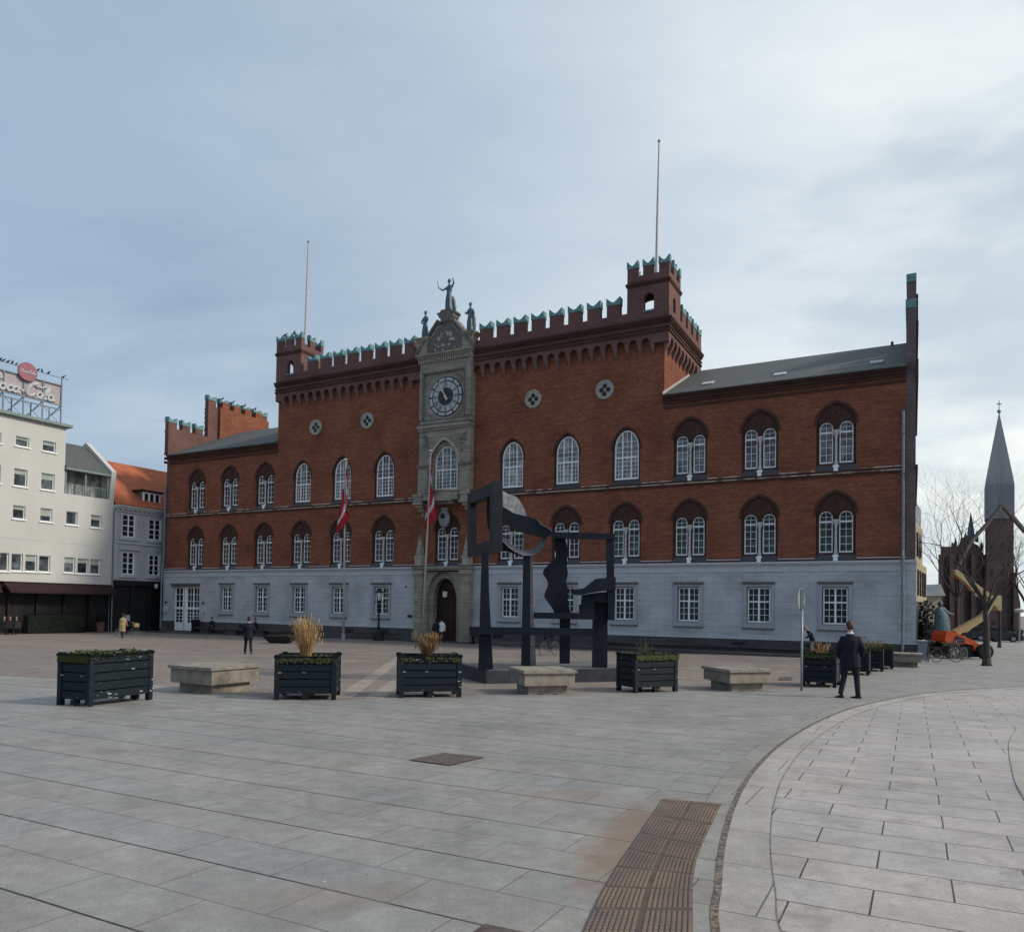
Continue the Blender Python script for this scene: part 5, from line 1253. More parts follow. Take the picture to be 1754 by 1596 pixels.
# ================================================================ STEEL SCULPTURE
sp = thing('steel_sculpture', 'large abstract dark steel sculpture of frames, wavy plate and curved shell on a plinth', 'sculpture', (-.67, 20.93, gz(21.5)))
def rel(p): return Vector(p)-sp.location
def plate(name, px, Y, th, mat='steel', par=None, zoff=0, s=(0, 0, 1), bev=.012):
    x0, y0, k = s; pts = []
    for x, y in px:
        p = at(x0+x*k, y0+y*k, Y)-sp.location; pts.append((p.x, p.z))
    b = MB(); y = Y-sp.location.y; b.prism(pts, y, y+th, 'f'); return b.build(name, mat, par or sp, bevel=bev)
b = MB(); a_ = Vector((.931, .365, 0)); b_ = Vector((-.365, .931, 0)); zt = .37
def ob(b, o, w_, d, z0, z1): b.hexa([o+Vector((0, 0, z0)), o+a_*w_+Vector((0, 0, z0)), o+a_*w_+b_*d+Vector((0, 0, z0)), o+b_*d+Vector((0, 0, z0)), o+Vector((0, 0, z1)), o+a_*w_+Vector((0, 0, z1)), o+a_*w_+b_*d+Vector((0, 0, z1)), o+b_*d+Vector((0, 0, z1))])
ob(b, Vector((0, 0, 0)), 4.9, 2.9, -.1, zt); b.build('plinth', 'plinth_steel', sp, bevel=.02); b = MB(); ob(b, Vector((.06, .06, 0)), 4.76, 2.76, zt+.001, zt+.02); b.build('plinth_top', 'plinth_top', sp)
cA = (780, 800, .2506); cB = (780, 810, .1065); cC = (920, 880, .1816)
plate('leg', [(825, 946), (836, 946), (837, 1010), (844, 1147), (819, 1147), (823, 1010)], 21.15, .42)
plate('leg', [(896.5, 950), (908, 950), (908, 1140), (892.8, 1140)], 21.75, .40)
b = MB()
q = [at(x, y, 21.78)-sp.location for x, y in ((908.2, 950), (912.5, 950), (913.5, 1040), (918.3, 1139), (908.2, 1140))]
b.prism([(p.x, p.z) for p in q], 21.78-sp.location.y, 22.05-sp.location.y, 'f'); b.build('leg', 'steel_pale', sp)  # lit right side of the leg, the light painted as paler steel
plate('leg', [(1017, 1030), (1041, 1028), (1040.5, 1143), (1016, 1143)], 22.35, .36)
plate('beam', [(804, 1073), (1018, 1076.5), (1018, 1089), (804, 1086)], 21.0, .15)
plate('beam', [(912, 1048.5), (1020, 1050), (1020, 1061), (912, 1059)], 22.0, .2)
plate('beam', [(945, 910.5), (1053, 914), (1053, 923.5), (945, 921)], 22.2, .3)
plate('post', [(1040, 923), (1052, 923), (1052, 1062), (1041.5, 1062)], 22.25, .26)
plate('wavy_plate', [(165, 230), (165, 330), (180, 370), (170, 430), (110, 475), (62, 525), (55, 560), (88, 610), (105, 650), (95, 700), (70, 750), (72, 790), (100, 830), (140, 880), (165, 930), (215, 965), (213, 1412), (309, 1412), (315, 930), (290, 830), (290, 700), (275, 640), (292, 560), (280, 490), (285, 400), (290, 330), (265, 230)], 22.5, .14, s=cC)
plate('roof_shape', [(350, 712), (450, 700), (560, 612), (680, 597), (742, 595), (742, 715), (640, 722), (540, 738), (420, 765), (350, 758)], 21.85, .5, s=cC)
plate('box', [(430, 765), (540, 745), (668, 735), (668, 840), (540, 835), (540, 935), (405, 935), (405, 855), (425, 850)], 22.1, .4, s=cC)
plate('box', [(668, 720), (735, 720), (738, 760), (720, 1002), (668, 1002)], 22.0, .3, s=cC)
# upright frame receding to the left
P0 = at(850, 826, 21.5); P1 = at(850, 945, 21.5); Q0 = at(808.5, 846, 23.7); Q1 = at(808.5, 953, 23.7)
b = MB()
P0, P1, Q0, Q1 = [rel(p) for p in (P0, P1, Q0, Q1)]
b.bar(P1, P0, .30, .30, (.29, -.95, 0)); b.build('frame_post', 'steel', sp, bevel=.012)
b = MB(); b.bar(Q1, Q0, .20, .42, (.29, -.95, 0)); b.build('frame_post', 'steel', sp, bevel=.012)
b = MB(); b.bar(P0+Vector((0, .14, -.17)), Q0+Vector((.0, 0, -.16)), .28, .34); b.build('frame_rail', 'steel', sp, bevel=.012)
b = MB(); b.bar(P1+Vector((0, .14, .17)), Q1+Vector((0, 0, .16)), .28, .34); b.build('frame_rail', 'steel', sp, bevel=.012)
# curved shell, its pale inside and the ring below
def strip(name, A, B, YA, YB, mat, th=.05, s=cB, smooth=True):
    """surface between two traced rims at different depths, given real thickness"""
    b = MB(); n = len(A); fr = []; bk = []
    for (x0, y0), (x1, y1), ya, yb in zip(A, B, YA, YB):
        p = rel(at(s[0]+x0*s[2], s[1]+y0*s[2], ya)); q = rel(at(s[0]+x1*s[2], s[1]+y1*s[2], yb)); fr.append((p, q)); bk.append((p+Vector((0, th, 0)), q+Vector((0, th, 0))))
    b.rings([[f[0], f[1], k[1], k[0]] for f, k in zip(fr, bk)]); return b.build(name, mat, sp)
strip('shell_inside', [(750, 275), (860, 345), (950, 370), (1000, 400), (1060, 490), (1120, 590), (1142, 688)], [(750, 530), (800, 562), (870, 602), (930, 640), (990, 660), (1060, 675), (1138, 692)], [22.0, 22.1, 22.2, 22.25, 22.3, 22.3, 22.2], [21.6]*7, 'steel_pale', .05)
plate('shell_outside', [(745, 535), (870, 606), (940, 650), (1140, 693), (1310, 745), (1370, 830), (1480, 885), (1562, 950), (1540, 990), (1445, 1022), (1150, 960), (1020, 912), (905, 880), (880, 800), (800, 690), (745, 640)], 21.55, .55, s=cB)
plate('shell_rim', [(1310, 745), (1325, 735), (1350, 775), (1400, 830), (1485, 870), (1560, 935), (1562, 952), (1480, 886), (1370, 832)], 21.5, .045, 'steel_pale', s=cB, bev=0)
oa = [(735, 985), (790, 1050), (860, 1115), (950, 1180), (1040, 1225), (1130, 1248), (1210, 1235), (1290, 1190), (1360, 1120), (1410, 1060), (1430, 1015)]
ob_ = [(735, 1062), (780, 1120), (850, 1190), (940, 1255), (1030, 1300), (1130, 1328), (1230, 1325), (1330, 1280), (1410, 1190), (1455, 1100), (1475, 1022)]
strip('ring', oa, ob_, [21.9]*11, [21.55]*11, 'steel_pale', .06)
plate('ring_backing', [(735, 1068), (800, 1145), (880, 1215), (960, 1270), (1095, 1322), (1000, 1310), (850, 1260), (735, 1240)], 21.7, .25, s=cB)
plate('lens_plate', [(520, 390), (548, 400), (566, 470), (575, 600), (572, 800), (560, 965), (530, 900), (505, 760), (500, 600), (505, 470)], 22.6, .1, s=cB)
plate('lens_rim', [(533, 380), (582, 362), (590, 600), (578, 700), (566, 560), (560, 430)], 22.5, .08, 'steel_pale', s=cB, bev=0)
# ================================================================ BICYCLES
def bicycle(label, p, rz, lean=.08, basket=False):
    t = thing('bicycle', label, 'bicycle', p, rz, 'bicycles'); t.rotation_euler = (lean, 0, rz)
    for x in (-.52, .52):
        b = MB(); b.torus((x, 0, .34), .325, .016, 'y', 28, 6); wl_ = b.build('wheel', 'rubber', t)
        b = MB(); b.torus((x, 0, .34), .302, .011, 'y', 28, 5)
        for k in range(12): b.bar((x, 0, .34), (x+.3*math.cos(k*PI/6), 0, .34+.3*math.sin(k*PI/6)), .005, .005)
        b.build('rim', 'grey_metal', wl_)
    b = MB(); S = (-.12, 0, .34+.0); B0 = (-.08, 0, .30); T = (-.22, 0, .80); H = (.34, 0, .86); H2 = (.38, 0, .72)
    for a, c_ in ((B0, T), (T, H), (B0, H2), (B0, (-.52, 0, .34)), (T, (-.52, 0, .34)), (H, (.52, 0, .34)), (T, (-.25, 0, .93)), (H, (.31, 0, 1.02))): b.tube([a, c_], .016, 6)
    b.build('frame', 'black', t)
    b = MB(); b.tube([(.22, -.28, 1.0), (.34, -.18, 1.04), (.33, 0, 1.03), (.34, .18, 1.04), (.22, .28, 1.0)], .014, 6); b.build('handlebar', 'grey_metal', t)
    b = MB(); b.ball((-.26, 0, .95), .14, .075, .035, 8, 5); b.build('saddle', 'leather', t)
    b = MB(); b.tube([(-.08, -.06, .30), (-.08, -.1, .14)], .012, 5); b.tube([(-.08, .06, .30), (-.08, .1, .46)], .012, 5); b.torus((-.08, -.03, .30), .09, .01, 'y', 14, 4); b.build('crank', 'black', t)
    b = MB(); b.box(-.72, -.35, -.07, .07, .70, .72); b.build('rack', 'black', t)
    if basket: b = MB(); b.prism(rect(.40, .72, .72, .98), -.17, .17, 'f'); b.build('basket', 'beige', t)
def bk(px, py, rz, label, lean=.08, dx=0, basket=False):
    g = gnd(px, py); bicycle(label, (g.x, g.y, gz(g.y)), rz, lean, basket)
bk(1621, 1134, .12, 'bicycle with pale rims seen side on in front of the orange lift')
bk(1588, 1133, 1.15, 'bicycle standing at an angle nearest the hall corner')
bk(1640, 1131, .5, 'low dark bicycle between the pale rimmed one and the tree')
bk(218, 1091, .9, 'bicycle being pushed beside the person in the beige coat', .05, 0, True)
bk(940, 1122, .9, 'dark bicycle parked behind the legs of the steel sculpture')
bk(473, 1082, -.5, 'bicycle leaning at the long stone seat near the dark trough')
# trough planter near the left wing
g = gnd(480, 1101.5); t = thing('boat_trough', 'dark tapered trough standing near the long stone seat behind the straw grass', 'trough', (g.x, g.y, gz(g.y)), -.1)
b = MB(); b.rings([[(sx*rx, sy*ry, z) for sx, sy in ((-1, -1), (1, -1), (1, 1), (-1, 1))] for rx, ry, z in ((.55, .3, 0), (.95, .5, .42), (.95, .5, .47))]); b.build('body', 'black', t)
b = MB(); b.box(-.88, .88, -.43, .43, .471, .49); b.build('soil', 'soil', t)
# litter bin next to the white doors
q = loc(-53.2, -.8, 0); t = thing('litter_bin', 'dark litter bin standing beside the white double doors', 'bin', (q.x, q.y, -.84), HANG)
b = MB(); b.box(-.25, .25, -.22, .22, 0, .95); b.build('body', 'steel', t, bevel=.03)
b = MB(); b.box(-.29, .29, -.26, .26, .95, 1.05); b.build('lid', 'black', t)
q = loc(-25.9, -1.5, 0); t = thing('meter_box', 'black cabinet at the right foot of the portal', 'cabinet', (q.x, q.y, -.86), HANG)
b = MB(); b.box(0, .9, 0, .4, .55, 1.0); b.build('body', 'black', t, bevel=.01); b = MB(); b.box(.05, .12, .1, .3, 0, .55); b.box(.78, .85, .1, .3, 0, .55); b.build('leg', 'black', t)
# grey cabinet at the right corner of the hall
q = loc(.35, -.45, 0); t = thing('utility_cabinet', 'grey utility cabinet at the right corner of the city hall', 'cabinet', (q.x, q.y, gz(q.y)), HANG)
b = MB(); b.box(-.25, .22, 0, .45, 0, .95); b.build('body', 'pipe', t, bevel=.012); b = MB(); b.box(-.28, .25, -.03, .48, .95, 1.0); b.build('lid', 'pole_grey', t)
# ================================================================ RIGHT BACKGROUND
def wbox(b, px0, px1, py0, py1, Y, dep):
    """box whose front spans the given directions at distance Y"""
    a = at(px0, (py0+py1)/2, Y).x; c_ = at(px1, (py0+py1)/2, Y).x; m = (px0+px1)/2
    b.box(a, c_, Y, Y+dep, at(m, py1, Y).z, at(m, py0, Y).z)
# modern beige building along the street behind the hall
mbld = thing('modern_building', 'beige panelled modern building with stepped roof behind the right corner of the hall', 'building', (0, 0, 0))
def obl(b, pa, Ya, pb, Yb, z0, z1, dep=6, mi=None):
    A = at(pa, 1050, Ya); Bq = at(pb, 1050, Yb); d = (Bq-A); d.z = 0; n = Vector((-d.y, d.x, 0)).normalized()*dep
    b.hexa([(A.x, A.y, z0), (Bq.x, Bq.y, z0), (Bq.x+n.x, Bq.y+n.y, z0), (A.x+n.x, A.y+n.y, z0), (A.x, A.y, z1), (Bq.x, Bq.y, z1), (Bq.x+n.x, Bq.y+n.y, z1), (A.x+n.x, A.y+n.y, z1)])
b = MB(); obl(b, 1562, 57, 1587, 70, 2.6, 5.9); obl(b, 1562, 57.6, 1580, 66.5, 5.9, 9.0); b.build('facade', 'modern', mbld)
b = MB(); obl(b, 1562, 57.4, 1585, 69, -1.2, 2.6, 5.5); b.build('shopfront', 'shopdark', mbld)
b = MB(); obl(b, 1562, 58, 1577.5, 65, 9.0, 10.6, 5); b.build('roof_pavilion', 'pane_green', mbld)
A = at(1562, 1050, 57); Bq = at(1587, 1050, 70); dd_ = (Bq-A).normalized()
for k in range(4):
    b = MB(); a, c_ = 1571+4*k, 1573+4*k; obl(b, a, 61.0+2.1*k, c_, 62.05+2.1*k, 3.1, 5.2, .4); wn = b.build('window', 'pane', mbld); wn.location = Vector((dd_.y, -dd_.x, 0))*.06
for k in range(2): b = MB(); obl(b, 1571+4*k, 61.0+2.0*k, 1573.5+4*k, 62.2+2.0*k, 6.3, 8.2, .4); wn = b.build('window', 'pane', mbld); wn.location = Vector((dd_.y, -dd_.x, 0))*.06
# far pale roofed house and bushes
fh = thing('far_house', 'small pale roofed house far down the street left of the church', 'house', (0, 0, 0))
b = MB(); wbox(b, 1586, 1612, 1018, 1085, 95, 6); b.build('wall', 'modern', fh)
b = MB(); b.prism([(at(1583, 1018, 94.5).x, at(1583, 1020, 94.5).z), (at(1611, 998, 94.5).x, at(1611, 1000, 94.5).z), (at(1620, 1020, 94.5).x, at(1620, 1020, 94.5).z)], 94.5, 101, 'f'); b.build('roof', 'farroof', fh)
def bush(label, px0, px1, py0, py1, Y, dep, n, seed, mat=('hedge', 'leaf'), size=.16, name='bush', cat='bush'):
    rnd = random.Random(seed); x0 = at(px0, 1050, Y).x; x1 = at(px1, 1050, Y).x; z1 = at((px0+px1)/2, py0, Y).z; z0 = gz(Y)
    o = thing(name, label, cat, ((x0+x1)/2, Y, z0)); b = MB(); w2 = (x1-x0)/2; h = z1-z0
    for _ in range(n):
        x = rnd.uniform(-1, 1); y = rnd.uniform(0, 1); z = rnd.random()
        if name == 'bush' and (x*x+(z*1.0)**2*.9+(y-.5)**2*.8 > 1.02+.15*math.sin(x*9)): continue
        a = rnd.uniform(0, 2*PI); s = size*rnd.uniform(.5, 1.3); d = Vector((math.cos(a), math.sin(a)*.6, rnd.uniform(-.7, .7)))*s; e = Vector((-math.sin(a)*.5, math.cos(a), rnd.uniform(-.6, .6)))*s*.6; p = Vector((x*w2, y*dep, z*h))
        b.mi = 1 if rnd.random() < .12 else 0; b.quad(p, p+d*.5+e, p+d, p+d*.5-e)
    b.build('leaves', list(mat), o, fix=False)
    b = MB(); s = .86; b.box(-w2*s, w2*s, dep*.1, dep*.9, 0, h*.8 if name != 'bush' else h*.45); b.build('branches', 'bark', o)
bush('dark bushes behind the bronze figure at the end of the street', 1584, 1606, 1030, 1092, 62, 3, 900, 31, size=.35)
# olive tarpaulin covered container
g = gnd(1583, 1108); t = thing('covered_skip', 'olive tarpaulin covered skip behind the bicycles', 'skip', (g.x, g.y+4, gz(g.y+4)))
b = MB(); b.rings([[(sx*rx, sy*ry, z) for sx, sy in ((-1, -1), (1, -1), (1, 1), (-1, 1))] for rx, ry, z in ((.7, .7, 0), (1.0, .8, .5), (1.0, .8, .62))]); b.build('container', 'black', t)
b = MB(); b.rings([[(rx*math.cos(k*PI/6)*(1+.06*(k % 3)), ry*math.sin(k*PI/6), z+.05*(k % 2)) for k in range(12)] for rx, ry, z in ((1.05, .85, .60), (1.0, .8, .85), (.6, .5, 1.02))]); b.build('tarpaulin', 'olive', t)
b = MB(); b.ball((.35, 0, 1.12), .18, .15, .08, 8, 5); b.build('bag', 'orange', t)
# bronze figure with an outstretched arm
Yb = 56; pb = at(1611, 1086, Yb); t = thing('bronze_statue', 'green bronze robed figure with an arm stretched out, behind the orange lift', 'statue', (pb.x, Yb, gz(Yb)))
def R3(px, py, dy=0): q = at(px, py, Yb); return Vector((q.x-pb.x, dy, q.z-gz(Yb)))
b = MB(); c0 = R3(1611, 1086)
b.rings([[R3(cx_, y)+Vector((rx*math.cos(2*PI*i/12), .6*rx*math.sin(2*PI*i/12), 0)) for i in range(12)] for cx_, y, rx in ((1612, 1086, .60), (1613, 1070, .56), (1611, 1055, .46), (1609.5, 1046, .38), (1609.5, 1041.5, .30), (1610, 1039, .10))])
b.ball(R3(1610.5, 1034), .19, .18, .22); b.tube([R3(1610, 1040), R3(1610, 1035)], .10, 8); b.tube([R3(1613, 1041), R3(1620, 1047), R3(1626, 1051), R3(1633, 1052.5)], [.17, .14, .11, .08], 8)
b.tube([R3(1619, 1048), R3(1622, 1062), R3(1623, 1082)], [.12, .20, .22], 8)
link('figure', setmat(remesh(b, .035, 1), 'copper'), t); t.children[0].data.materials[0] = M_['bronze'] if False else M_['bronze']
b = MB(); b.box(-.7, .7, -.5, .5, 0, R3(1611, 1086).z); b.build('pedestal', 'plinth', t)
# church
ch = thing('church', 'dark brick gothic church with a tall tower and a blue grey spire', 'church', (0, 0, 0)); Y = 105
b = MB(); 
def pz(px, py, Y_): q = at(px, py, Y_); return (q.x, q.z)
G = [(1611, 1085), (1611, 936), (1629, 936), (1630, 928), (1640, 935), (1646, 928), (1646, 920), (1667, 920), (1668, 930), (1676, 934), (1686, 950), (1697, 968), (1697, 1085)]
b.prism([(pz(x, min(y, 1085), Y)[0], gz(Y) if y > 1080 else pz(x, y, Y)[1]) for x, y in G], Y, Y+14, 'f')
for x in (1611, 1630, 1646, 1667, 1690): bx = pz(x, 1000, Y)[0]; b.box(bx-.3, bx+.4, Y-.6, Y, gz(Y), pz(x, 950, Y)[1])
nv = b.build('nave', 'church', ch)
b = MB()
for x, y0, y1, w_ in ((1656, 921, 876, .55), (1647, 921, 910, .25), (1666, 921, 908, .25), (1630, 932, 920, .22), (1641, 936, 926, .3), (1674, 936, 926, .22)):
    p = at(x, y0, Y+1); q_ = at(x, y1, Y+1); b.rings([[(p.x+r_*math.cos(k*PI/4+PI/8), Y+1+r_*math.sin(k*PI/4+PI/8), z) for k in range(8)] for r_, z in ((w_, p.z-.6), (w_, p.z+(q_.z-p.z)*.2), (.02, q_.z))])
b.build('pinnacle', 'spire', ch)
Yt = 104; x0 = at(1696, 950, Yt).x; x1 = at(1745, 950, Yt).x; ze = at(1720, 829, Yt).z; z2 = at(1720, 888, Yt).z; b = MB()
b.box(x0+.12, x1-.12, Yt, Yt+4, gz(Yt), z2); b.build('tower', 'church', ch)
b = MB(); b.box(x0, x1, Yt-.1, Yt+4.1, z2, ze-.001); b.build('tower_top', 'spire', ch)
zt = at(1720, 700, Yt).z; xm = (x0+x1)/2; b = MB(); b.rings([[(xm+sx*r_*(x1-x0)/2, Yt+2+sy*r_*2, z) for sx, sy in ((-1, -1), (1, -1), (1, 1), (-1, 1))] for r_, z in ((1, ze), (.93, ze+.9), (.60, ze+(zt-ze)*.42), (.015, zt))]); b.build('spire', 'spire', ch)
b = MB(); b.ball((xm, Yt+2, zt+.15), .28); b.tube([(xm, Yt+2, zt), (xm, Yt+2, zt+1.7)], .06, 6); b.bar((xm-.35, Yt+2, zt+1.2), (xm+.35, Yt+2, zt+1.2), .12, .12); b.build('finial', 'bronze', ch)
b = MB()
b.rings([[(px_, y_, z_) for px_, y_ in ((x1-.2, Yt-.5), (x1+.75*w_, Yt-.5), (x1+.75*w_, Yt+3), (x1-.2, Yt+3))] for w_, z_ in ((1.0, gz(Yt)), (1.0, 3.2), (.45, 5.2), (.0, 7.5))])
b.build('buttress', 'church', ch)
b = MB()
for px, py, w_, h_ in ((1640, 1040, 5, 14), (1656, 1030, 6, 18), (1672, 1040, 5, 14), (1708, 935, 2.5, 7), (1727, 933, 2.5, 7), (1709, 980, 3, 10), (1728, 980, 3, 10), (1712, 1065, 4, 8), (1740, 1062, 3, 8)):
    yy = (Yt if px > 1697 else Y)-.09-(.0); p = pz(px-w_/2, py, yy); q_ = pz(px+w_/2, py, yy); z0_ = pz(px, py+h_/2, yy)[1]; z1_ = pz(px, py-h_/2, yy)[1]
    b.prism(arch((p[0]+q_[0])/2, (q_[0]-p[0])/2, z0_, z0_+(z1_-z0_)*.6, z1_, 6), yy, yy+.3, 'f')
b.build('lancet_window', 'shopdark', ch)
for o in ch.children:
    for v in o.data.vertices: v.co.x += (v.co.y-Y)*.57
# street wall and parked cars
def car(label, px, py, rz, paint='carpaint', grp='cars parked before the church'):
    g = gnd(px, py); t = thing('parked_car', label, 'car', (g.x, g.y, gz(g.y)), rz, grp)
    prof = [(-2.1, .30), (-2.15, .62), (-2.05, .92), (-1.5, 1.0), (-1.05, 1.38), (.35, 1.44), (1.0, 1.02), (1.95, .86), (2.15, .6), (2.12, .30)]
    b = MB(); b.prism(prof, -.82, .82, 'f'); b.build('body', paint, t, bevel=.06)
    b = MB(); 
    for s in (-1, 1): b.prism([(-1.35, 1.02), (-1.0, 1.32), (.30, 1.37), (.85, 1.04)], s*.822, s*.80, 'f')
    b.build('side_window', 'pane', t)
    b = MB(); b.hexa([(.98, -.7, 1.06), (.98, .7, 1.06), (1.0, .7, 1.05), (1.0, -.7, 1.05), (.42, -.62, 1.415), (.42, .62, 1.415), (.44, .62, 1.42), (.44, -.62, 1.42)]); b.build('windscreen', 'pane', t)
    for x in (-1.3, 1.35):
        for s in (-1, 1):
            b = MB(); b.rings([[(x+.33*math.cos(k*PI/9), y, .33+.33*math.sin(k*PI/9)) for k in range(18)] for y in (s*.62, s*.86)]); wh = b.build('wheel', 'rubber', t)
            b = MB(); b.rings([[(x+.2*math.cos(k*PI/6), y, .33+.2*math.sin(k*PI/6)) for k in range(12)] for y in (s*.861, s*.875)]); b.build('rim', 'grey_metal', wh)
    for s in (-1, 1): b = MB(); b.box(2.05, 2.17, s*.62-.14, s*.62+.14, .60, .74); b.build('headlight', 'lampglass', t)
car('dark parked car with bright headlights right of the tree trunk', 1706, 1098.5, -.5)
car('dark parked car half hidden behind the left side of the tree trunk', 1676, 1097.5, -.45)
bush('dark low hedge between the parked cars and the church', 1655, 1760, 1078, 1100, 76, 2, 1500, 44, size=.3, name='hedge', cat='hedge')
# far lamp post on the right
g = gnd(1746, 1101); t = thing('street_lamp', 'thin street lamp with a wide pale shade at the right edge near the church', 'street lamp', (g.x, g.y, gz(g.y))); hz = at(1743, 1047, g.y).z-gz(g.y)
b = MB(); b.tube([(0, 0, 0), (0, 0, hz)], .06, 8); b.build('post', 'grey_metal', t); b = MB(); b.lathe((0, 0, hz-.1), [(.3, 0), (.45, .25), (.08, .4)], 10); b.build('lamp_shade', 'pole_grey', t)
# ---- articulated boom lift
Yl = 41; g0 = at(1640, 1125, Yl); zg = gz(Yl)
lf = thing('boom_lift', 'orange boom lift with cream arms folded up behind the bicycles and the tree', 'boom lift', (g0.x, Yl, zg))
def R4(px, py, Y_=Yl): q = at(px, py, Y_); return Vector((q.x-g0.x, Y_-Yl, q.z-zg))
def poly4(name, pts, y0, y1, mat, bev=.02):
    b = MB(); b.prism([(R4(x, y).x, R4(x, y).z) for x, y in pts], y0, y1, 'f'); return b.build(name, mat, lf, bevel=bev)
poly4('turret', [(1608, 1097), (1609, 1086), (1613, 1080), (1622, 1081), (1640, 1088), (1660, 1098), (1666, 1103), (1666, 1110), (1657, 1113), (1656, 1104), (1640, 1101), (1612, 1100)], -.6, .7, 'orange')
poly4('chassis', [(1618, 1104), (1662, 1106), (1668, 1116), (1665, 1124), (1620, 1124), (1614, 1114)], -.5, .6, 'black')
poly4('engine_cover', [(1626, 1088), (1640, 1093), (1640, 1099), (1624, 1097)], -.64, -.601, 'shopdark', 0)
for px, dy in ((1672, -.75), (1672, .75), (1618, -.75), (1618, .75)):
    p = R4(px, 1123 if dy < 0 else 1122); b = MB(); p.z = .42; s = -1 if dy < 0 else 1
    b.rings([[(p.x+r_*math.cos(k*PI/12), dy+yy, p.z+r_*math.sin(k*PI/12)) for k in range(24)] for r_, yy in ((.34, -.17), (.41, -.12), (.41, .12), (.34, .17))]); wh = b.build('wheel', 'rubber', lf)
    b = MB(); b.rings([[(p.x+r_*math.cos(k*PI/10), dy+yy, p.z+r_*math.sin(k*PI/10)) for k in range(20)] for r_, yy in ((.20, s*.171), (.22, s*.18), (.10, s*.185), (.08, s*.13))]); b.build('rim', 'grey_metal', wh)
poly4('lower_arm', [(1633, 1080), (1685, 1051), (1688, 1052.5), (1687, 1060), (1662, 1076), (1655, 1082), (1646, 1083), (1640, 1088)], -.15, .25, 'cream')
poly4('knuckle', [(1704, 1022), (1712, 1020), (1712, 1046), (1708, 1046), (1699, 1036), (1687, 1055), (1684, 1052), (1697, 1032)], -.2, .3, 'cream')
poly4('middle_arm', [(1634, 977), (1637, 975.5), (1690, 1014), (1706, 1026), (1704, 1031), (1686, 1021), (1671, 1014.5), (1663, 1011), (1658, 1004), (1633, 982)], -.15, .15, 'cream')
poly4('hydraulic_cylinder', [(1670, 1015), (1690, 1025), (1690, 1030), (1668, 1018)], -.08, .08, 'pole_grey')
poly4('upper_arm', [(1634, 980), (1641, 978), (1667, 926), (1699, 891), (1721, 862), (1726, 862), (1762, 906), (1762, 912), (1723, 867), (1701, 894), (1670, 929), (1641, 981)], .2, .45, 'sand_dark')
# ---- bare trees
def tree(label, base, Y, trunk_r, hgt, spread, seed, lvl=6, lean=0.0, trunk_frac=.38, nb=5, group=None):
    rnd = random.Random(seed); t = thing('bare_tree', label, 'tree', (base[0], base[1], gz(base[1])), 0, group)
    tb = MB(); cb = MB(); tb.smooth = cb.smooth = True
    def grow(p, d, r, L_, l, b):
        n = 3 if l > 2 else 2; pts = [p]; rr = [r]
        for i in range(n):
            d = (d+Vector((rnd.uniform(-1, 1), rnd.uniform(-1, 1), rnd.uniform(-.3, .7)))*(.17 if l < lvl else .04)).normalized(); p = p+d*L_/n; pts.append(p); rr.append(r*(1-.42*(i+1)/n))
        b.tube(pts, rr, 7 if l > 3 else (5 if l > 1 else 3), cap=False)
        if l == 0: return
        k = nb if l == lvl else rnd.choice((2, 3, 3) if l > 3 else (3, 3, 4))
        for j in range(k):
            a = 2*PI*(j+rnd.random()*.6)/k; th = rnd.uniform(.35, .85)*spread
            if d.cross(Vector((0, 0, 1))).length < .01: s1 = Vector((1, 0, 0))
            else: s1 = d.cross(Vector((0, 0, 1))).normalized()
            s2 = d.cross(s1); nd = (d*math.cos(th)+(s1*math.cos(a)+s2*math.sin(a))*math.sin(th)+Vector((0, 0, .22))).normalized()
            st_ = pts[-1] if j < 2 else pts[-2]+(pts[-1]-pts[-2])*rnd.random()
            grow(st_, nd, rr[-1]*rnd.uniform(.64, .84), L_*rnd.uniform(.62, .85) if l < lvl else hgt*.26*rnd.uniform(.85, 1.1), l-1, cb)
    grow(Vector((0, 0, -.05)), Vector((lean, 0, 1)).normalized(), trunk_r, hgt*trunk_frac, lvl, tb)
    tb.lathe((0, 0, -.02), [(trunk_r*1.5, 0), (trunk_r*1.15, .12), (trunk_r, .35)], 9)
    tb.build('trunk', 'bark', t); cb.build('branches', 'bark', t, fix=False); return t
g = gnd(1690, 1140); tree('bare plane tree with a straight trunk beside the orange lift', (g.x, g.y), g.y, .17, 7.6, 1.0, 12, 7, .0, .36, 5)
tree('bare tree standing behind the lift, its crown left of the church tower', (at(1640, 1100, 52).x, 52), 52, .15, 10.2, 1.0, 21, 7, .02, .36, 5)
tree('small bare tree between the lift and the church tower', (at(1712, 1100, 58).x, 58), 58, .12, 8.6, 1.0, 33, 6, .02, .40, 5)
tree('bare tree cut by the right edge of the photo', (at(1772, 1100, 46).x, 46), 46, .22, 8.6, 1.05, 5, 6, -.05, .30, 5)
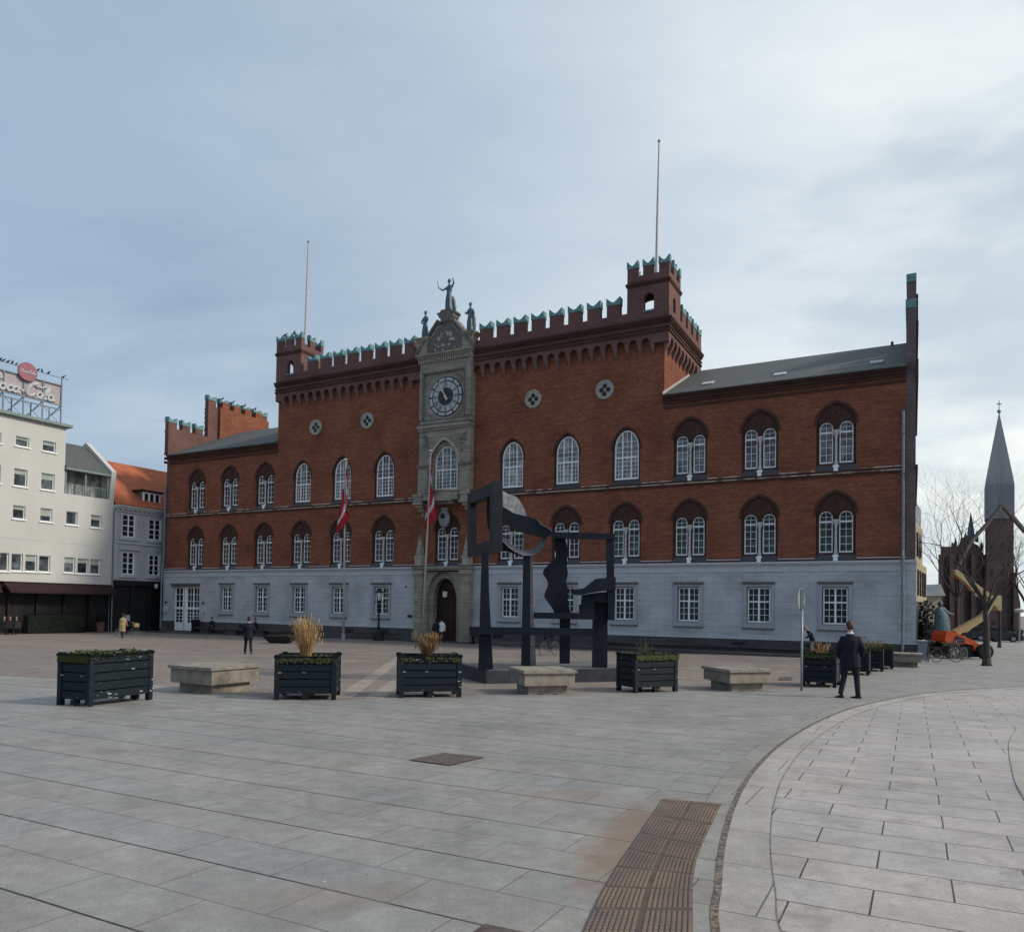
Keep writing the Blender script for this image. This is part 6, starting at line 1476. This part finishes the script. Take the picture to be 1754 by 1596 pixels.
# ================================================================ LEFT BUILDINGS (faces at u = -60, running away from the camera)
UF = -60.0
def S(px, py, u=UF): return side(px, py, u)
def C1(x, y): return x*.35088, 560+y*.35088
def srect(b, r, d0, d1, u=UF):
    """rect traced on the face -> box from u+d0 to u+d1"""
    v0, z1 = S(*C1(r[0], r[1]), u); v1, z0 = S(*C1(r[2], r[3]), u); b.box(u+d0, u+d1, v0, v1, z0, z1); return v0, v1, z0, z1
wb = thing('white_building', 'white rendered five storey building with a big rooftop sign', 'building', loc(0, 0, 0), HANG)
wins = [(78, 530, 142, 590), (210, 552, 272, 615), (70, 688, 132, 782), (203, 710, 265, 800), (64, 868, 123, 940), (198, 882, 254, 953), (325, 898, 378, 968), (445, 915, 495, 982),
        (-52, 505, 6, 568), (-60, 664, 2, 762), (-70, 855, -10, 926)]
rows = [(0, 1100, 42, 1192), (57, 1105, 110, 1192), (125, 1110, 180, 1195), (192, 1115, 244, 1197), (315, 1122, 365, 1200), (380, 1128, 430, 1205), (442, 1132, 490, 1207), (-58, 1096, -14, 1190)]
VB = S(*C1(320, 600))[0]; VE = S(*C1(555, 880))[0]; ZT = S(*C1(330, 493))[1]
hol = []
def hrect(r):
    v0, z1 = S(*C1(r[0], r[1])); v1, z0 = S(*C1(r[2], r[3])); return [(v0, z0), (v0, z1), (v1, z1), (v1, z0)]
b = MB(); b.prism([(-34, 3.02), (-34, ZT), (VB, ZT), (VB, 10.2), (VE, 10.2), (VE, 3.02)], UF-.35, UF, 's', [hrect(r) for r in wins+rows]); b.build('front_wall', 'render_white', wb)
b = MB(); b.box(-76, UF-.36, -34, VB, -1.2, ZT); b.box(-70, UF-.36, VB, VE, -1.2, 10.18); b.build('rear_wall', 'render_white', wb)
b = MB(); b.box(-76.2, UF+.35, -34, VB+.35, ZT+.001, ZT+.22); b.build('roof_slab', 'sage', wb)
for i, r in enumerate(wins+rows):
    h_ = hrect(r); v0, z0 = h_[0]; v1, z1 = h_[2]
    b = MB(); b.prism([(v0-.0, z0), (v0, z1), (v1, z1), (v1, z0)], UF-.2, UF-.12, 's', [[(v0+.07, z0+.07), (v0+.07, z1-.07), (v1-.07, z1-.07), (v1-.07, z0+.07)]]); b.box(UF-.02, UF+.09, v0-.1, v1+.1, z0-.10, z0-.001)
    f = b.build('window', 'white', wb)
    b = MB(); b.box(UF-.22, UF-.201, v0, v1, z0, z1); b.build('pane', 'pane_blue', f)
    b = MB()
    if i not in (6, 11, 12, 14): b.box(UF-.19, UF-.17, v0+.07, v1-.07, z1-(z1-z0)*(.38 if i % 2 else .30)*(1.5 if i == 5 else 1), z1-.07); b.build('blind', 'blind', f)
    else: b.bm.free()
b = MB(); b.box(UF-.01, UF+.012, -34, S(*C1(252, 0))[0], S(*C1(120, 1035))[1]-.03, S(*C1(120, 1035))[1]); b.box(UF-.01, UF+.012, S(*C1(322, 0))[0], S(*C1(490, 0))[0], S(*C1(400, 1062))[1]-.03, S(*C1(400, 1062))[1]); b.build('groove', 'render_grey', wb)
# ground floor: dark shops and awning
b = MB(); b.box(UF-.36, UF-.3, -34, VE, -1.1, 3.0)
b.build('shopfront', 'shopdark', wb)
b = MB()
for k in range(14): v = -33+2.1*k; b.box(UF-.30, UF-.1, v, v+.14, -1.0, 2.5)
b.box(UF-.3, UF-.05, -34, VE, 2.5, 2.7); b.build('shop_pilaster', 'awning', wb)
b = MB(); b.hexa([(UF, -12.4, 2.55), (UF, VE, 2.55), (UF+1.0, VE, 2.15), (UF+1.0, -12.4, 2.15), (UF, -12.4, 2.95), (UF, VE, 2.95), (UF+1.0, VE, 2.28), (UF+1.0, -12.4, 2.28)]); b.hexa([(UF, -34, 2.55), (UF, -12.9, 2.55), (UF+.9, -12.9, 2.15), (UF+.9, -34, 2.15), (UF, -34, 2.95), (UF, -12.9, 2.95), (UF+.9, -12.9, 2.28), (UF+.9, -34, 2.28)]); b.build('awning', 'awning', wb)
# loggia on the lower part
b = MB(); b.box(UF-1.2, UF-1.15, VB, VE-.5, 10.2, 12.3)
for k in range(5): v = VB+.35+.62*k; b.box(UF-1.14, UF-1.08, v, v+.4, 10.3, 11.7)
b.build('loggia_glazing', 'pane_curtain', wb)
b = MB()
for v in (VB+.05, VB+1.7, VE-.62): b.box(UF-.16, UF-.02, v, v+.12, 10.2, 12.15)
b.box(UF-.2, UF+.25, VB, VE-.45, 12.12, 12.30); b.box(UF-.08, UF-.03, VB, VE-.5, 11.0, 11.05)
for k in range(26): b.box(UF-.07, UF-.04, VB+.1+k*.13, VB+.12+k*.13, 10.2, 11.0)
b.build('loggia_frame', 'sage', wb)
zr = side(150, 766, -63.5)[1]
b = MB(); b.prism([(-70, 12.0), (-63.5, zr), (UF+.25, 12.30), (UF+.25, 12.2), (-63.5, zr-.25), (-70, 11.8)][::-1], VB, VE-.45, 'f') if False else None
def uz(b, pts, v0, v1):
    b.prism([(p[0], p[1]) for p in pts], v0, v1, 'f')
b = MB(); uz(b, [(-70, 11.6), (-63.5, zr), (UF+.25, 12.34), (UF+.25, 12.301), (-63.5, zr-.3), (-70, 11.3)], VB, VE-.45); b.build('slate_roof', 'slate', wb)
b = MB(); uz(b, [(-70, 10.2), (-70, 11.9), (-63.4, zr+.35), (UF+.3, 12.55), (UF+.02, 10.2)], VE-.44, VE-.02); b.build('party_wall', 'render_white', wb)
# grey building
gb = thing('grey_building', 'small grey blue house with an orange tiled roof between the white building and the hall', 'house', loc(0, 0, 0), HANG)
gw = [(598, 910, 660, 1030), (728, 935, 785, 1043), (598, 1095, 655, 1210), (728, 1110, 778, 1215)]
b = MB(); b.prism([(VE+.01, 3.45), (VE+.01, 9.75), (14, 9.75), (14, 3.45)], UF-.30, UF, 's', [hrect(r) for r in gw]); b.build('front_wall', 'render_grey', gb)
b = MB(); b.box(-70, UF-.31, VE+.01, 14, -1.2, 9.74); b.build('rear_wall', 'render_grey', gb)
for i, r in enumerate(gw):
    h_ = hrect(r); v0, z0 = h_[0]; v1, z1 = h_[2]; m = (v0+v1)/2
    b = MB(); b.prism([(v0, z0), (v0, z1), (v1, z1), (v1, z0)], UF-.14, UF-.06, 's', [[(v0+.1, z0+.1), (v0+.1, z1-.1), (m-.05, z1-.1), (m-.05, z0+.1)], [(m+.05, z0+.1), (m+.05, z1-.1), (v1-.1, z1-.1), (v1-.1, z0+.1)]])
    for q in (.25, .5, .75): b.box(UF-.13, UF-.08, v0+.08, v1-.08, z0+(z1-z0)*q-.02-(.02 if q == .5 else 0), z0+(z1-z0)*q+.02+(.02 if q == .5 else 0))
    f = b.build('window', 'white', gb)
    b = MB(); b.box(UF-.16, UF-.141, v0, v1, z0, z1); b.build('pane', 'pane', f)
    b = MB(); b.box(UF+.001, UF+.06, v0-.18, v0-.0, z0-.1, z1+.1); b.box(UF+.001, UF+.06, v1, v1+.18, z0-.1, z1+.1); b.box(UF+.001, UF+.14, v0-.3, v1+.3, z0-.25, z0-.101)
    if i == 2: b.box(UF+.001, UF+.22, v0-.35, v1+.4, z1+.15, z1+.32)
    b.build('surround', 'white_trim', f)
b = MB(); b.box(UF+.001, UF+.1, VE+.05, 14, 6.6, 6.78); b.box(UF, UF+.12, VE+.05, 14, 9.3, 9.42); b.box(UF, UF+.25, VE+.02, 14, 9.55, 9.72); b.box(UF, UF+.36, VE+.02, 14, 9.72, 9.85)
for k in range(34): b.box(UF+.12, UF+.22, VE+.2+.45*k, VE+.38+.45*k, 9.43, 9.549)
b.box(UF+.0, UF+.1, VE+.05, VE+.3, 3.5, 9.3); b.build('cornice', 'white_trim', gb)
zr2 = side(193, 791, -65.5)[1]
b = MB(); uz(b, [(-71, 9.9), (-65.5, zr2), (UF+.3, 9.98), (UF+.3, 9.86), (-65.5, zr2-.25), (-71, 9.7)], VE+.02, 14); b.build('tiled_roof', 'tile', gb)
UD = -60.55
vd0, zd1 = side(*C1(700, 805), UD); vd1, zd0 = side(*C1(778, 868), UD)
b = MB(); b.box(UD-2.5, UD, vd0-.12, vd1+.12, zd0-.2, zd1+.05); dm = b.build('dormer', 'sand_dark', gb)
b = MB(); b.box(UD-3, UD+.2, vd0-.35, vd1+.3, zd1+.051, zd1+.2); b.build('dormer_roof', 'awning', dm)
b = MB()
v_ = [vd0+(vd1-vd0)*k/3 for k in range(4)]
b.prism([(vd0-.1, zd0-.1), (vd0-.1, zd1), (vd1+.1, zd1), (vd1+.1, zd0-.1)], UD+.001, UD+.07, 's', [[(a+.09, zd0+.08), (a+.09, zd1-.1), (c_-.09, zd1-.1), (c_-.09, zd0+.08)] for a, c_ in zip(v_[:-1], v_[1:])]); b.build('dormer_window', 'white', dm)
b = MB(); b.box(UD+.0012, UD+.01, vd0, vd1, zd0, zd1-.05); b.build('dormer_pane', 'pane', dm)
vk, zk = side(*C1(607, 803), -61.6)
b = MB(); b.hexa([(-61.95, vk-.3, zk-.1), (-61.35, vk-.3, zk-.52), (-61.35, vk+.3, zk-.52), (-61.95, vk+.3, zk-.1), (-61.9, vk-.3, zk+.12), (-61.25, vk-.3, zk-.32), (-61.25, vk+.3, zk-.32), (-61.9, vk+.3, zk+.12)]); b.build('roof_light', 'white_trim', gb)
b = MB(); b.box(UF-.29, UF-.2, VE+.05, 14, -1.1, 3.44)
for k in range(5): b.box(UF-.2, UF+.03, VE+.1+1.7*k, VE+.35+1.7*k, -1.0, 3.3)
b.box(UF-.2, UF+.15, VE+.05, 14, 3.0, 3.44); b.build('shopfront', 'black', gb)
b = MB(); v_, z_ = S(*C1(752, 1265)); b.ball((UF+.3, v_, z_), .16, .16, .22); b.build('wall_lamp', 'lampglass', gb)
b = MB(); b.tube([(UF+.12, VE+.0, -.9), (UF+.12, VE+.0, 9.4)], .06, 6); b.build('downpipe', 'pipe', gb)
v_, z_ = S(*C1(632, 1418)); b = MB(); b.box(UF-.1, UF-.02, v_-.35, v_+.35, z_-.28, z_+.22); b.build('notice_board', 'white_trim', gb)
# rooftop sign
US = -60.5
sg = thing('rooftop_sign', 'faded rooftop advertising sign with white lettering and a red disc on a steel lattice', 'sign', loc(0, 0, 0), HANG)
def Z(x, y): return side(x*.08772, 600+y*.08772, US)     # traced from an enlargement of the sign
vR = Z(1210, 700)[0]; zT = Z(1230, 700)[1]; zB = Z(1200, 1080)[1]; zBase = ZT+.22
b = MB(); b.box(US-.12, US-.06, -20, vR, zB, zT); b.build('panel', 'pink', sg)
b = MB()
for z in (zT, zB, zB-.35): b.bar((US, -20, z), (US, vR+.05, z), .09, .09)
for k in range(9):
    v = vR-.02-1.45*k; b.bar((US, v, zBase), (US, v, zT+(.0 if k % 2 else .62)), .08, .08); b.bar((US-1.6, v, zBase), (US-1.6, v, zB), .07, .07)
    b.bar((US, v, zBase), (US, v-1.45, zB-.3), .035, .035); b.bar((US, v-1.45, zBase), (US, v, zB-.3), .035, .035); b.bar((US, v, zB), (US-1.6, v-.7, zBase), .06, .06)
b.bar((US, -20, zT+.62), (US, vR+.5, zT+.62), .045, .045); b.build('lattice', 'pipe', sg)
GL = dict(C=([[(.75, .78), (.82, .95), (.62, 1.03), (.35, .88), (.15, .52), (.12, .2), (.3, .0), (.55, .05), (.75, .25)]], .85), o=([[(.22+.2*math.cos(a*PI/5), .22+.22*math.sin(a*PI/5)) for a in range(11)]], .5),
    c=([[(.40, .36), (.25, .45), (.08, .3), (.08, .1), (.22, 0), (.42, .08)]], .46), a=([[(.22+.2*math.cos(a*PI/5), .22+.22*math.sin(a*PI/5)) for a in range(11)], [(.44, .46), (.42, .1), (.5, .0), (.62, .08)]], .62),
    l=([[(.08, .1), (.12, .6), (.27, 1.0), (.34, .86), (.22, .5), (.12, .2), (.16, .0), (.32, .06)]], .38))
GL['-'] = ([[(0, .22), (.22, .25)]], .33)
def lettering(b, txt, v0, z0, sc_, r, u, slant=.22):
    x = 0
    for ch_ in txt:
        S_, adv = GL[ch_]
        for st_ in S_:
            P_ = crom(st_, 4) if len(st_) > 2 else st_
            b.tube([(u, v0+(x+px_+slant*py_)*sc_, z0+py_*sc_) for px_, py_ in P_], r, 5)
        x += adv
    return x
v1_ = Z(480, 800)[0]; sc1 = (Z(1070, 900)[0]-v1_)/2.35
b = MB(); lettering(b, 'Coca-Cola', v1_-2.76*sc1, zB+.18, sc1*1.0, .115, US+.02); 
b.tube([(US+.02, v1_+.35*sc1, zB+.28), (US+.02, v1_+.9*sc1, zB+.1), (US+.02, v1_+1.6*sc1, zB+.16)], .06, 5)
b.tube([(US+.02, v1_+.75*sc1, zB+1.12*sc1), (US+.02, v1_+1.25*sc1, zB+1.0*sc1), (US+.02, v1_+1.7*sc1, zB+1.2*sc1)], .08, 5); b.build('lettering', 'signwhite', sg)
vd, zd = Z(515, 425); rr_ = (Z(705, 425)[0]-Z(325, 425)[0])/2
b = MB(); b.rings([[(u, vd+rr_*math.cos(k*PI/18), zd+rr_*.98*math.sin(k*PI/18)) for k in range(36)] for u in (US+.10, US+.22)]); dsc = b.build('disc', 'signred', sg)
b = MB(); lettering(b, 'Coca-Cola', vd-.80*rr_, zd-.12, rr_*.31, .03, US+.24, .2); b.build('disc_lettering', 'signwhite', dsc)
def bird(v, z, u, lab, grp, s=1.0):
    p = loc(u, v, z); t = thing('bird', lab, 'bird', p, HANG+random.uniform(-1, 1), grp)
    b = MB(); b.rings([[(x+0*k, r_*math.cos(k*PI/4), .10+dz+r_*math.sin(k*PI/4)) for k in range(8)] for x, r_, dz in ((-.20, .01, -.05), (-.12, .035, -.02), (-.03, .075, 0), (.05, .065, .04), (.09, .038, .09), (.11, .042, .12), (.15, .02, .12), (.18, .004, .11))]); b.bar((0, -.02, 0), (0, -.02, .06), .01, .01); b.bar((0, .02, 0), (0, .02, .06), .01, .01)
    b.build('body', 'black', t); t.scale = (s*1.0,)*3
for k, x in enumerate((5, 68, 160, 238, 318, 745, 820, 950, 1240)):
    v = Z(x, 240+x*.27)[0]; bird(v, zT+.645, US, ['small dark bird leftmost on the sign rail', 'small dark bird, second from the left on the sign rail', 'small dark bird, third from the left on the sign rail', 'small dark bird, fourth from the left on the sign rail', 'small dark bird touching the left side of the red disc', 'small dark bird just right of the red disc', 'second small dark bird right of the red disc', 'third small dark bird right of the red disc', 'small dark bird at the right end of the sign rail'][k], 'birds on the sign rail', .8 if k in (4,) else 1)
for v, z, u, l in ((5.6, 20.9, -58.1, 'pigeon on the left gable cap nearest the tall step'), (6.9, 20.9, -58.1, 'second pigeon on the left gable caps'), (8.3, 20.9, -58.1, 'third pigeon on the left gable caps'), (9.7, 20.9, -58.1, 'pigeon farthest back on the left gable caps'), (-.2, 22.95, -44.3, 'pigeon on the left merlon of the left turret'), (-.2, 22.95, -43.4, 'pigeon on the middle merlon of the left turret'), (.1, 19.80, -14.33, 'pigeon sitting in the opening of the right turret')):
    bird(v, z, u, l, 'pigeons on the city hall', 1.1)
# hedge, pots and parasols by the cafe
rnd = random.Random(51); v0_ = side(48, 1070, -58.4)[0]; v1_ = side(146, 1070, -58.4)[0]; pp = loc(-58.4, v0_); hd = thing('hedge', 'long dark clipped hedge before the red awning', 'hedge', (pp.x, pp.y, -.93), HANG)
b = MB(); Lh = v1_-v0_
for _ in range(6500):
    p = Vector((rnd.uniform(-.75, .02), rnd.uniform(0, Lh), rnd.uniform(0, 1.5+.05*math.sin(_*.7)))); f_ = rnd.random()
    if f_ < .5: p.x = rnd.uniform(-.05, .03)
    elif f_ < .75: p.z = 1.5+rnd.uniform(-.06, .06)
    a = rnd.uniform(0, 2*PI); d = Vector((math.cos(a)*.4, math.sin(a), rnd.uniform(-.7, .7)))*.09; e = Vector((.3, -d.z, d.y))*.06; b.quad(p, p+d*.5+e, p+d, p+d*.5-e)
b.build('leaves', 'hedge', hd, fix=False); b = MB(); b.box(-.72, -.04, .05, Lh-.05, 0, 1.44); b.build('branches', 'hedge', hd)
vv_ = side(172, 1070, -58.7)[0]; g = loc(-58.7, vv_); t = thing('plant_pot', 'tall terracotta pot between the hedge and the dark shopfront', 'pot', (g.x, g.y, gz(g.y)))
b = MB(); b.lathe((0, 0, 0), [(.24, 0), (.30, .75), (.34, .78), (.34, .85), (.28, .85)], 14); b.build('pot', 'terracotta', t)
b = MB(); rnd = random.Random(5)
for _ in range(240):
    a = rnd.uniform(0, 2*PI); p = Vector((rnd.uniform(-.35, .35), rnd.uniform(-.35, .35), .85+rnd.random()*.9)); d = Vector((math.cos(a), math.sin(a), rnd.uniform(-.5, .9)))*.16; e = Vector((-d.y, d.x, 0))*.4; b.quad(p, p+d*.5+e, p+d, p+d*.5-e)
b.build('leaves', 'hedge', t, fix=False)
